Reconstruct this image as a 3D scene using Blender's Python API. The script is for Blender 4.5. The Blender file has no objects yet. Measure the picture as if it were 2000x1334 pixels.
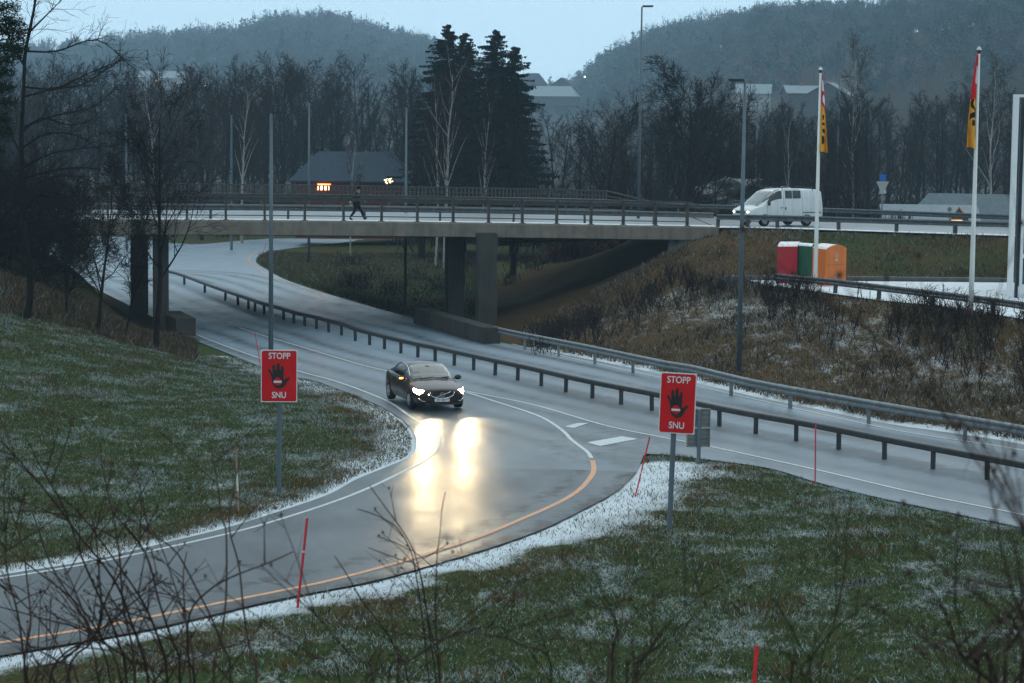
import bpy, bmesh, math, random
import numpy as np
from mathutils import Vector, Matrix, noise
from mathutils.geometry import delaunay_2d_cdt

# ------------------------------------------------------------------ camera, world, sun, exposure
SC = bpy.context.scene
COL = SC.collection
F = 4200.0                       # focal length in photograph pixels (photograph 2000 x 1334)
PITCH = math.atan(392 / F)
ROLL = 0.012
cam_data = bpy.data.cameras.new('camera')
cam = bpy.data.objects.new('camera', cam_data)
COL.objects.link(cam)
CM = Matrix.Rotation(math.pi / 2 - PITCH, 4, 'X') @ Matrix.Rotation(ROLL, 4, 'Z')
cam.matrix_world = CM
cam_data.sensor_width = 36.0
cam_data.lens = F * 36.0 / 2000.0
cam_data.clip_start = 0.3
cam_data.clip_end = 6000
cam_data.dof.use_dof = True
cam_data.dof.focus_distance = 66.0
cam_data.dof.aperture_fstop = 4.5
SC.camera = cam

SUN_EL, SUN_ROT = math.radians(38), math.radians(200)
world = bpy.data.worlds.new('World')
SC.world = world
world.use_nodes = True
wn = world.node_tree
wn.nodes.clear()
w_out = wn.nodes.new('ShaderNodeOutputWorld')
w_bg = wn.nodes.new('ShaderNodeBackground')
w_sky = wn.nodes.new('ShaderNodeTexSky')
w_sky.sky_type = 'NISHITA'
w_sky.sun_disc = False
w_sky.sun_elevation = SUN_EL
w_sky.sun_rotation = SUN_ROT
w_sky.air_density = 1.6
w_sky.dust_density = 3.0
# an even overcast layer over the clear sky, soft cloud structure in it
w_tc = wn.nodes.new('ShaderNodeTexCoord')
w_no = wn.nodes.new('ShaderNodeTexNoise')
w_no.inputs['Scale'].default_value = 2.2
w_no.inputs['Detail'].default_value = 4
w_cr = wn.nodes.new('ShaderNodeValToRGB')
w_cr.color_ramp.elements[0].position = 0.3
w_cr.color_ramp.elements[0].color = (7.6, 10.7, 12.9, 1)
w_cr.color_ramp.elements[1].position = 0.7
w_cr.color_ramp.elements[1].color = (8.0, 11.1, 13.3, 1)
w_mix = wn.nodes.new('ShaderNodeMix')
w_mix.data_type = 'RGBA'
w_mix.inputs['Factor'].default_value = 0.93
wn.links.new(w_tc.outputs['Generated'], w_no.inputs['Vector'])
wn.links.new(w_no.outputs['Fac'], w_cr.inputs['Fac'])
wn.links.new(w_sky.outputs['Color'], w_mix.inputs['A'])
# the cloud layer is bluest near the horizon and more neutral overhead
w_sep = wn.nodes.new('ShaderNodeSeparateXYZ')
w_gr = wn.nodes.new('ShaderNodeValToRGB')
w_gr.color_ramp.elements[0].position = 0.10
w_gr.color_ramp.elements[0].color = (1, 1, 1, 1)
w_gr.color_ramp.elements[1].position = 0.9
w_gr.color_ramp.elements[1].color = (1.24, 1.03, 0.86, 1)
w_mul = wn.nodes.new('ShaderNodeMix')
w_mul.data_type = 'RGBA'
w_mul.blend_type = 'MULTIPLY'
w_mul.inputs['Factor'].default_value = 1.0
wn.links.new(w_tc.outputs['Generated'], w_sep.inputs[0])
wn.links.new(w_sep.outputs['Z'], w_gr.inputs['Fac'])
wn.links.new(w_cr.outputs['Color'], w_mul.inputs['A'])
wn.links.new(w_gr.outputs['Color'], w_mul.inputs['B'])
wn.links.new(w_mul.outputs['Result'], w_mix.inputs['B'])
wn.links.new(w_mix.outputs['Result'], w_bg.inputs['Color'])
w_bg.inputs['Strength'].default_value = 0.1
wn.links.new(w_bg.outputs['Background'], w_out.inputs['Surface'])

sun_d = bpy.data.lights.new('sun', 'SUN')
sun_d.energy = 0.25
sun_d.angle = math.radians(50)
sun_d.color = (1.0, 0.95, 0.88)
sun_o = bpy.data.objects.new('sun', sun_d)
sun_o.rotation_euler = (math.pi / 2 - SUN_EL, 0, math.radians(160))
COL.objects.link(sun_o)

SC.view_settings.view_transform = 'Standard'
SC.view_settings.look = 'None'
SC.view_settings.gamma = 1
SC.view_settings.exposure = 0.0
SC.view_settings.use_curve_mapping = False
SC.cycles.volume_bounces = 2
SC.cycles.max_bounces = 6
SC.cycles.diffuse_bounces = 2
SC.cycles.glossy_bounces = 3
SC.cycles.volume_step_rate = 4
SC.cycles.sample_clamp_indirect = 3.0

R = random.Random(7)
NR = np.random.RandomState(11)

# ------------------------------------------------------------------ measuring helpers
CM3 = CM.to_3x3()


def ray(px, py):
    v = CM3 @ Vector(((px - 1000) / F, (667 - py) / F, -1))
    return v / v.y


def W(px, py, d):
    """point of the place seen at photograph pixel px, py and d metres away"""
    return ray(px, py) * d


def sstep(a, b, x):
    t = np.clip((x - a) / (b - a), 0, 1)
    return t * t * (3 - 2 * t)


def ZR(y):
    """height of the lower road: it dips towards the underpass"""
    return -9.3 - 0.75 * sstep(72, 112, y)


def UG(px, py, dz=0.0):
    r = ray(px, py)
    d = 80.0
    for _ in range(12):
        d = (float(ZR(d)) + dz) / r.z
        d = min(max(d, 5), 400)
    return r * d


def UZ(px, py, z):
    r = ray(px, py)
    return r * (z / r.z)


def PX(p):
    """photograph pixel of a point"""
    v = CM3.transposed() @ Vector(p)
    return 1000 + F * v.x / -v.z, 667 - F * v.y / -v.z


def smooth_line(pts, step=0.6):
    """Catmull-Rom through points, resampled"""
    P = [Vector(p) for p in pts]
    P = [P[0] * 2 - P[1]] + P + [P[-1] * 2 - P[-2]]
    out = []
    for i in range(1, len(P) - 2):
        a, b, c, d = P[i - 1:i + 3]
        n = max(1, int((c - b).length / step))
        for k in range(n):
            t = k / n
            out.append(0.5 * ((2 * b) + (c - a) * t + (2 * a - 5 * b + 4 * c - d) * t * t + (3 * b - a - 3 * c + d) * t ** 3))
    out.append(P[-2].copy())
    return out


# ------------------------------------------------------------------ materials
def new_mat(name):
    m = bpy.data.materials.new(name)
    m.use_nodes = True
    nt = m.node_tree
    return m, nt, nt.nodes['Principled BSDF']


def N(nt, kind, **kw):
    n = nt.nodes.new(kind)
    for k, v in kw.items():
        if k in n.inputs.keys():
            n.inputs[k].default_value = v
        else:
            setattr(n, k, v)
    return n


def noise_node(nt, scale, detail=5, rough=0.55, vec=None, stretch=None):
    n = nt.nodes.new('ShaderNodeTexNoise')
    n.inputs['Scale'].default_value = scale
    n.inputs['Detail'].default_value = detail
    n.inputs['Roughness'].default_value = rough
    g = nt.nodes.new('ShaderNodeNewGeometry')
    src = g.outputs['Position']
    if stretch:
        mp = nt.nodes.new('ShaderNodeMapping')
        mp.inputs['Scale'].default_value = stretch
        nt.links.new(src, mp.inputs['Vector'])
        src = mp.outputs['Vector']
    nt.links.new(src, n.inputs['Vector'])
    return n.outputs['Fac']


def ramp(nt, fac, stops):
    r = nt.nodes.new('ShaderNodeValToRGB')
    els = r.color_ramp.elements
    while len(els) < len(stops):
        els.new(0.5)
    for e, (p, c) in zip(els, stops):
        e.position = p
        e.color = (*c, 1) if len(c) == 3 else c
    nt.links.new(fac, r.inputs['Fac'])
    return r.outputs['Color']


def mix(nt, fac, a, b, mode='MIX'):
    m = nt.nodes.new('ShaderNodeMix')
    m.data_type = 'RGBA'
    m.blend_type = mode
    for sock, v in (('Factor', fac), ('A', a), ('B', b)):
        if hasattr(v, 'is_linked') or hasattr(v, 'links'):
            nt.links.new(v, m.inputs[sock])
        elif sock == 'Factor':
            m.inputs[sock].default_value = v
        else:
            m.inputs[sock].default_value = (*v, 1)
    return m.outputs['Result']


def maths(nt, op, a, b=None, clamp=False):
    m = nt.nodes.new('ShaderNodeMath')
    m.operation = op
    m.use_clamp = clamp
    for i, v in enumerate((a, b)):
        if v is None:
            continue
        if hasattr(v, 'links'):
            nt.links.new(v, m.inputs[i])
        else:
            m.inputs[i].default_value = v
    return m.outputs[0]


def bump(nt, bsdf, fac, strength=0.3, dist=0.02):
    b = nt.nodes.new('ShaderNodeBump')
    b.inputs['Strength'].default_value = strength
    b.inputs['Distance'].default_value = dist
    nt.links.new(fac, b.inputs['Height'])
    nt.links.new(b.outputs['Normal'], bsdf.inputs['Normal'])


def simple(name, col, rough=0.6, metal=0.0, var=0.25, scale=3.0, dirt=None, bmp=0.0, spec=None, snow_up=0.0):
    """one colour broken up by noise, optional darker dirt and a dusting of snow on faces that look up"""
    m, nt, b = new_mat(name)
    f = noise_node(nt, scale, 6, 0.6)
    c0 = tuple(max(0, x * (1 - var)) for x in col)
    c1 = tuple(min(1, x * (1 + var)) for x in col)
    c = ramp(nt, f, [(0.3, c0), (0.7, c1)])
    if dirt:
        f2 = noise_node(nt, scale * 0.7, 7, 0.7, stretch=(1.5, 1.5, 0.18))
        k = ramp(nt, f2, [(0.45, (0, 0, 0)), (0.7, (1, 1, 1))])
        c = mix(nt, maths(nt, 'MULTIPLY', k, 0.6), c, dirt)
    if snow_up > 0:
        g = nt.nodes.new('ShaderNodeNewGeometry')
        s = nt.nodes.new('ShaderNodeSeparateXYZ')
        nt.links.new(g.outputs['Normal'], s.inputs[0])
        up = ramp(nt, s.outputs['Z'], [(0.75, (0, 0, 0)), (0.95, (1, 1, 1))])
        f3 = noise_node(nt, 9.0, 5, 0.7)
        k3 = ramp(nt, f3, [(0.62 - 0.35 * snow_up, (0, 0, 0)), (0.72 - 0.3 * snow_up, (1, 1, 1))])
        c = mix(nt, maths(nt, 'MULTIPLY', up, k3), c, (0.72, 0.76, 0.8))
    nt.links.new(c, b.inputs['Base Color'])
    b.inputs['Roughness'].default_value = rough
    b.inputs['Metallic'].default_value = metal
    if spec is None and rough >= 0.65:
        spec = 0.06
    if spec is not None:
        b.inputs['Specular IOR Level'].default_value = spec
    if bmp:
        bump(nt, b, noise_node(nt, scale * 6, 4), bmp, 0.01)
    return m


def emit(name, col, strength):
    m, nt, b = new_mat(name)
    b.inputs['Base Color'].default_value = (*col, 1)
    b.inputs['Emission Color'].default_value = (*col, 1)
    b.inputs['Emission Strength'].default_value = strength
    return m


def ground_material(name, base_a, base_b, base_c, snow_amount=1.0):
    """ground cover: mottled grass and straw with thin snow caught in it, amounts from mesh attributes"""
    m, nt, b = new_mat(name)
    big = noise_node(nt, 0.35, 5, 0.6)
    fine = noise_node(nt, 3.2, 10, 0.78, stretch=(1.5, 0.45, 1.5))
    veryfine = noise_node(nt, 11, 6, 0.8, stretch=(1.6, 0.5, 1.6))
    green = mix(nt, ramp(nt, fine, [(0.4, (0, 0, 0)), (0.6, (1, 1, 1))]), base_a, base_b)
    br = nt.nodes.new('ShaderNodeAttribute')
    br.attribute_name = 'brown'
    bf = maths(nt, 'ADD', maths(nt, 'MULTIPLY', big, 0.9), br.outputs['Fac'])
    bf = ramp(nt, maths(nt, 'ADD', bf, maths(nt, 'MULTIPLY', fine, 0.35)), [(0.62, (0, 0, 0)), (0.95, (1, 1, 1))])
    c = mix(nt, bf, green, base_c)
    c = mix(nt, 1.0, c, ramp(nt, veryfine, [(0.3, (0.35, 0.35, 0.35)), (0.7, (1.5, 1.5, 1.5))]), 'MULTIPLY')
    sn = nt.nodes.new('ShaderNodeAttribute')
    sn.attribute_name = 'snow'
    mid = noise_node(nt, 1.0, 6, 0.65, stretch=(1.2, 0.5, 1.2))
    sf = maths(nt, 'ADD', maths(nt, 'MULTIPLY', mid, 0.55), maths(nt, 'MULTIPLY', fine, 0.45))
    sf = maths(nt, 'ADD', sf, maths(nt, 'MULTIPLY', sn.outputs['Fac'], snow_amount))
    sf = maths(nt, 'ADD', sf, maths(nt, 'MULTIPLY', maths(nt, 'SUBTRACT', veryfine, 0.5), 0.55))
    k = ramp(nt, sf, [(0.60, (0, 0, 0)), (0.72, (0.40, 0.40, 0.40)), (1.02, (1, 1, 1))])
    c = mix(nt, k, c, (0.62, 0.68, 0.74))
    nt.links.new(c, b.inputs['Base Color'])
    b.inputs['Roughness'].default_value = 0.9
    b.inputs['Specular IOR Level'].default_value = 0.05
    bump(nt, b, veryfine, 0.8, 0.06)
    return m


def asphalt_material(name, col, col2, rough_lo, rough_hi, stain=False, bs=0.25, coat=0.28, coatw=0.9, spl=0.5):
    m, nt, b = new_mat(name)
    fine = noise_node(nt, 26, 6, 0.8)
    big = noise_node(nt, 0.5, 5, 0.6, stretch=(1.5, 0.5, 1))
    c = ramp(nt, big, [(0.35, col), (0.65, col2)])
    c = mix(nt, 1.0, c, ramp(nt, fine, [(0.3, (0.55, 0.55, 0.55)), (0.7, (1.45, 1.45, 1.45))]), 'MULTIPLY')
    at = nt.nodes.new('ShaderNodeAttribute')
    at.attribute_name = 'slush'
    mid = noise_node(nt, 2.4, 8, 0.75, stretch=(1, 1, 1))
    sl = maths(nt, 'ADD', at.outputs['Fac'], maths(nt, 'MULTIPLY', maths(nt, 'SUBTRACT', mid, 0.5), 1.3))
    k = ramp(nt, sl, [(0.45, (0, 0, 0)), (0.75, (1, 1, 1))])
    c = mix(nt, maths(nt, 'MULTIPLY', k, 0.55), c, (0.075, 0.06, 0.05))
    fr = nt.nodes.new('ShaderNodeAttribute')
    fr.attribute_name = 'frost_or_sheen'
    ff = maths(nt, 'ADD', fr.outputs['Fac'], maths(nt, 'MULTIPLY', maths(nt, 'SUBTRACT', mid, 0.5), 0.5))
    ff = maths(nt, 'MULTIPLY', ff, fr.outputs['Fac'], True)
    c = mix(nt, ff, c, (0.25, 0.35, 0.45))  # thin pale film with the sky's blue sheen put into the colour
    tr = nt.nodes.new('ShaderNodeAttribute')
    tr.attribute_name = 'track'
    tk = maths(nt, 'MULTIPLY', tr.outputs['Fac'], maths(nt, 'ADD', maths(nt, 'MULTIPLY', big, 1.0), 0.35))
    c = mix(nt, tk, c, (0.03, 0.036, 0.042))
    crk = nt.nodes.new('ShaderNodeTexVoronoi')
    crk.feature = 'DISTANCE_TO_EDGE'
    crk.inputs['Scale'].default_value = 0.16
    cg = nt.nodes.new('ShaderNodeNewGeometry')
    cn = nt.nodes.new('ShaderNodeTexNoise')
    cn.inputs['Scale'].default_value = 0.9
    cn.inputs['Detail'].default_value = 6
    nt.links.new(cg.outputs['Position'], cn.inputs['Vector'])
    ca = nt.nodes.new('ShaderNodeVectorMath')
    ca.operation = 'ADD'
    nt.links.new(cg.outputs['Position'], ca.inputs[0])
    nt.links.new(cn.outputs['Color'], ca.inputs[1])
    nt.links.new(ca.outputs[0], crk.inputs['Vector'])
    ck = ramp(nt, crk.outputs['Distance'], [(0.0, (1, 1, 1)), (0.006, (0, 0, 0))])
    c = mix(nt, maths(nt, 'MULTIPLY', ck, 0.5), c, (0.015, 0.017, 0.02))
    nt.links.new(c, b.inputs['Base Color'])
    rr = ramp(nt, big, [(0.3, (rough_lo,) * 3), (0.7, (rough_hi,) * 3)])
    rr = mix(nt, maths(nt, 'MULTIPLY', k, 0.8), rr, (0.75, 0.75, 0.75))
    nt.links.new(rr, b.inputs['Roughness'])
    wet = ramp(nt, noise_node(nt, 0.33, 6, 0.7, stretch=(1.2, 0.6, 1)), [(0.36, (0.35, 0.35, 0.35)), (0.64, (1.5, 1.5, 1.5))])
    cwt = maths(nt, 'MULTIPLY', maths(nt, 'MULTIPLY', wet, coatw), maths(nt, 'SUBTRACT', 1.0, maths(nt, 'MULTIPLY', k, 0.85)), True)
    nt.links.new(cwt, b.inputs['Coat Weight'])
    nt.links.new(maths(nt, 'MULTIPLY', maths(nt, 'SUBTRACT', 1.0, maths(nt, 'MULTIPLY', tk, 0.6)), spl), b.inputs['Specular IOR Level'])
    b.inputs['Coat Roughness'].default_value = coat
    b.inputs['Coat IOR'].default_value = 1.45
    bump(nt, b, fine, 0.5, 0.010)
    glit = noise_node(nt, 17, 4, 0.9)
    b2 = nt.nodes.new('ShaderNodeBump')
    b2.inputs['Strength'].default_value = 0.9
    b2.inputs['Distance'].default_value = 0.018
    nt.links.new(glit, b2.inputs['Height'])
    nt.links.new(b2.outputs['Normal'], b.inputs['Coat Normal'])
    return m


MT = {}
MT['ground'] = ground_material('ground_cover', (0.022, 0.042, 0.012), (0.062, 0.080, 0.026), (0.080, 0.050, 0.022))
MT['asphalt'] = asphalt_material('wet_asphalt', (0.040, 0.056, 0.076), (0.100, 0.130, 0.160), 0.42, 0.58, coatw=0.42, coat=0.27)
MT['asphalt_new'] = asphalt_material('wet_dark_asphalt', (0.005, 0.008, 0.012), (0.012, 0.018, 0.025), 0.32, 0.46, coatw=0.36, coat=0.25, spl=0.34)
MT['hill'] = ground_material('hill_floor', (0.02, 0.022, 0.02), (0.03, 0.03, 0.028), (0.035, 0.026, 0.022), 0.6)
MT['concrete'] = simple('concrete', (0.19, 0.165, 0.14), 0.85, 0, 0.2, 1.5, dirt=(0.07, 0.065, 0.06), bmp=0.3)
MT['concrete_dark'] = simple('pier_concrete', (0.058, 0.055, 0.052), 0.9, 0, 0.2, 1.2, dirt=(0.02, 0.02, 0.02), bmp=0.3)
MT['snow'] = simple('snow', (0.72, 0.76, 0.8), 0.8, 0, 0.1, 2.5, dirt=(0.35, 0.37, 0.40), bmp=0.4)
MT['galv'] = simple('galvanised_steel', (0.20, 0.22, 0.235), 0.5, 0.55, 0.2, 4, dirt=(0.1, 0.1, 0.1), snow_up=0.3)
MT['galv_dark'] = simple('weathered_steel_pipe', (0.035, 0.037, 0.04), 0.5, 0.4, 0.3, 5, dirt=(0.02, 0.02, 0.02))
MT['rail_brown'] = simple('weathered_rail', (0.05, 0.048, 0.045), 0.6, 0.3, 0.25, 4, dirt=(0.03, 0.025, 0.02), snow_up=0.45)
MT['galv_mid'] = simple('bridge_guardrail_steel', (0.085, 0.10, 0.115), 0.55, 0.5, 0.2, 4, dirt=(0.04, 0.04, 0.04), snow_up=0.2)
MT['pole'] = simple('lamp_post_paint', (0.09, 0.12, 0.145), 0.5, 0.3, 0.15, 2)
MT['black'] = simple('black_plastic', (0.012, 0.012, 0.013), 0.5, 0, 0.2, 5)
MT['white_line'] = simple('worn_white_marking', (0.52, 0.55, 0.56), 0.42, 0, 0.3, 14, dirt=(0.09, 0.10, 0.11))
MT['orange_line'] = simple('worn_orange_marking', (0.62, 0.26, 0.09), 0.45, 0, 0.15, 6, dirt=(0.22, 0.12, 0.07))


# ------------------------------------------------------------------ mesh builder
class MB:
    def __init__(s):
        s.v, s.f, s.m = [], [], []

    def face(s, pts, mi=0):
        o = len(s.v)
        s.v.extend(tuple(p) for p in pts)
        s.f.append(tuple(range(o, o + len(pts))))
        s.m.append(mi)

    def box(s, a, b, M=None, mi=0):
        x0, y0, z0 = a
        x1, y1, z1 = b
        o = len(s.v)
        for p in ((x0, y0, z0), (x1, y0, z0), (x1, y1, z0), (x0, y1, z0), (x0, y0, z1), (x1, y0, z1), (x1, y1, z1), (x0, y1, z1)):
            s.v.append(tuple(M @ Vector(p)) if M is not None else p)
        for q in ((0, 3, 2, 1), (4, 5, 6, 7), (0, 1, 5, 4), (1, 2, 6, 5), (2, 3, 7, 6), (3, 0, 4, 7)):
            s.f.append(tuple(o + i for i in q))
            s.m.append(mi)

    def tube(s, pts, rad, n=6, cap=True, mi=0):
        P = [Vector(p) for p in pts]
        if not hasattr(rad, '__len__'):
            rad = [rad] * len(P)
        o = len(s.v)
        d0 = (P[1] - P[0]).normalized()
        up = Vector((0, 0, 1)) if abs(d0.z) < 0.9 else Vector((1, 0, 0))
        a = d0.cross(up).normalized()
        for i, p in enumerate(P):
            d = (P[min(i + 1, len(P) - 1)] - P[max(i - 1, 0)])
            d = d.normalized() if d.length > 1e-9 else d0
            a = (a - d * a.dot(d))
            a = a.normalized() if a.length > 1e-6 else d.orthogonal().normalized()
            b = d.cross(a)
            for k in range(n):
                t = 2 * math.pi * k / n
                q = p + (a * math.cos(t) + b * math.sin(t)) * rad[i]
                s.v.append((q.x, q.y, q.z))
        for i in range(len(P) - 1):
            for k in range(n):
                k2 = (k + 1) % n
                s.f.append((o + i * n + k, o + i * n + k2, o + (i + 1) * n + k2, o + (i + 1) * n + k))
                s.m.append(mi)
        if cap and n > 3:
            s.f.append(tuple(o + k for k in range(n - 1, -1, -1)))
            s.m.append(mi)
            s.f.append(tuple(o + (len(P) - 1) * n + k for k in range(n)))
            s.m.append(mi)

    def sweep(s, pts, prof, mi=0, up=Vector((0, 0, 1)), closed=True):
        """profile (side, up) swept along a path"""
        P = [Vector(p) for p in pts]
        o = len(s.v)
        n = len(prof)
        for i, p in enumerate(P):
            d = (P[min(i + 1, len(P) - 1)] - P[max(i - 1, 0)])
            d.z = 0
            d.normalize()
            a = Vector((d.y, -d.x, 0))
            for u, w in prof:
                q = p + a * u + up * w
                s.v.append((q.x, q.y, q.z))
        last = n if closed else n - 1
        for i in range(len(P) - 1):
            for k in range(last):
                k2 = (k + 1) % n
                s.f.append((o + i * n + k, o + i * n + k2, o + (i + 1) * n + k2, o + (i + 1) * n + k))
                s.m.append(mi)
        if closed:
            s.f.append(tuple(o + k for k in range(n - 1, -1, -1)))
            s.m.append(mi)
            s.f.append(tuple(o + (len(P) - 1) * n + k for k in range(n)))
            s.m.append(mi)

    def lathe(s, prof, n=16, M=None, mi=0):
        o = len(s.v)
        for r, z in prof:
            for k in range(n):
                t = 2 * math.pi * k / n
                p = Vector((r * math.cos(t), r * math.sin(t), z))
                s.v.append(tuple(M @ p if M is not None else p))
        for i in range(len(prof) - 1):
            for k in range(n):
                k2 = (k + 1) % n
                s.f.append((o + i * n + k, o + i * n + k2, o + (i + 1) * n + k2, o + (i + 1) * n + k))
                s.m.append(mi)

    def mesh(s, name, mats, smooth=False):
        me = bpy.data.meshes.new(name)
        me.from_pydata([tuple(v) for v in s.v], [], s.f)
        for m in (mats if isinstance(mats, (list, tuple)) else [mats]):
            me.materials.append(m)
        if any(s.m):
            me.polygons.foreach_set('material_index', s.m)
        if smooth:
            me.polygons.foreach_set('use_smooth', [True] * len(me.polygons))
        me.validate()
        me.update()
        return me

    def obj(s, name, mats, parent=None, smooth=False, world=True):
        """link as one object; world=True: vertices are in place coordinates and are moved into the parent's"""
        if parent is not None and world:
            l = parent.location
            if parent.parent is not None:
                l = parent.location + parent.parent.location
            s.v = [(v[0] - l.x, v[1] - l.y, v[2] - l.z) for v in s.v]
        o = bpy.data.objects.new(name, s.mesh(name, mats, smooth))
        COL.objects.link(o)
        o.parent = parent
        return o


def tag(o, label=None, cat=None, group=None, kind=None):
    if label:
        o['label'] = label
    if cat:
        o['category'] = cat
    if group:
        o['group'] = group
    if kind:
        o['kind'] = kind
    return o


def thing(name, label, cat, loc=(0, 0, 0), group=None, rz=0.0):
    o = bpy.data.objects.new(name, None)
    o.empty_display_size = 0.3
    COL.objects.link(o)
    o.location = loc
    o.rotation_euler = (0, 0, rz)
    return tag(o, label, cat, group)


def copy_tree(o, parent=None):
    c = o.copy()
    COL.objects.link(c)
    c.parent = parent
    for ch in list(o.children):
        copy_tree(ch, c)
    return c


def np_mesh(name, verts, faces, mats, mi=None, attrs=None, smooth=False):
    """verts (n,3), faces (m,k) all of one size"""
    verts = np.asarray(verts, dtype=np.float32)
    faces = np.asarray(faces, dtype=np.int32)
    me = bpy.data.meshes.new(name)
    k = faces.shape[1]
    me.vertices.add(len(verts))
    me.vertices.foreach_set('co', verts.ravel())
    me.loops.add(faces.size)
    me.loops.foreach_set('vertex_index', faces.ravel())
    me.polygons.add(len(faces))
    me.polygons.foreach_set('loop_start', np.arange(0, faces.size, k, dtype=np.int32))
    me.polygons.foreach_set('loop_total', np.full(len(faces), k, dtype=np.int32))
    for m in mats:
        me.materials.append(m)
    if mi is not None:
        me.polygons.foreach_set('material_index', np.asarray(mi, dtype=np.int32))
    if smooth:
        me.polygons.foreach_set('use_smooth', np.ones(len(faces), dtype=bool))
    me.update(calc_edges=True)
    for an, av in (attrs or {}).items():
        a = me.attributes.new(an, 'FLOAT', 'POINT')
        a.data.foreach_set('value', np.asarray(av, dtype=np.float32))
    o = bpy.data.objects.new(name, me)
    COL.objects.link(o)
    return o

# ------------------------------------------------------------------ road outlines (measured, on the lower road surface)
ramp_low = [(-500, 1385), (-200, 1325), (0, 1281), (213, 1244), (355, 1215), (533, 1173), (700, 1141), (757, 1128), (863, 1098), (970, 1066), (1059, 1034),
            (1130, 1000), (1204, 959.5), (1243, 922)]
gore = [(1252, 902), (1262, 886), (1300, 888)]
main_near = [(1385, 898), (1500, 914), (1593, 941), (1700, 968), (1850, 1000), (2000, 1031), (2300, 1095)]
main_far = [(2300, 945), (2000, 868), (1737, 828), (1600, 800), (1455, 770), (1250, 722), (1100, 692), (975, 668)]
island = [(905, 648), (840, 630), (740, 603), (640, 574), (560, 547), (520, 526), (500, 511), (512, 496), (560, 486), (650, 476), (750, 464), (840, 457), (1000, 447)]
far_side = [(1000, 440), (860, 448), (700, 456.5), (528, 465), (387, 477), (330, 474), (200, 455), (100, 445), (0, 440), (-60, 437)]
left_side = [(-60, 478), (60, 506), (150, 541), (200, 570), (300, 620), (345, 648), (430, 684), (500, 712), (560, 735), (608, 742), (650, 756), (717, 782), (766, 806),
             (798, 831), (813, 858), (806, 888), (757, 911), (696, 936), (640, 966), (547, 998), (444, 1030), (330, 1058), (178, 1094), (0, 1123), (-250, 1170), (-500, 1215)]


def gl(pts, step=0.5):
    return smooth_line([UG(*p) for p in pts], step)


segs = [gl(ramp_low), gl(gore), gl(main_near), gl(main_far), gl(island), gl(far_side, 2), gl(left_side)]
outline = []
for s_ in segs:
    outline += s_
OUT = np.array([(p.x, p.y) for p in outline])


def inside_poly(P, x, y):
    r = np.zeros(x.shape, dtype=bool)
    n = len(P)
    for i in range(n):
        x0, y0 = P[i]
        x1, y1 = P[(i + 1) % n]
        if y0 == y1:
            continue
        c = ((y0 > y) != (y1 > y)) & (x < (x1 - x0) * (y - y0) / (y1 - y0) + x0)
        r ^= c
    return r


def dist_line(P, x, y, closed=False):
    best = np.full(x.shape, 1e9)
    n = len(P)
    for i in range(n if closed else n - 1):
        ax, ay = P[i]
        bx, by = P[(i + 1) % n]
        dx, dy = bx - ax, by - ay
        L = dx * dx + dy * dy
        if L < 1e-9:
            continue
        t = np.clip(((x - ax) * dx + (y - ay) * dy) / L, 0, 1)
        best = np.minimum(best, (x - ax - t * dx) ** 2 + (y - ay - t * dy) ** 2)
    return np.sqrt(best)


LOW = np.array([(p.x, p.y) for p in segs[0] + segs[1]])
LEFT = np.array([(p.x, p.y) for p in segs[6]])
RIGHTN = np.array([(p.x, p.y) for p in segs[2]])


# ------------------------------------------------------------------ terrain heights from measured points
def ZD(x):
    """height of the bridge deck and of the upper road"""
    t = np.clip((np.asarray(x, float) + 15) / 27, 0, 1)
    return -4.3 - 0.5 * t ** 1.7


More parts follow.
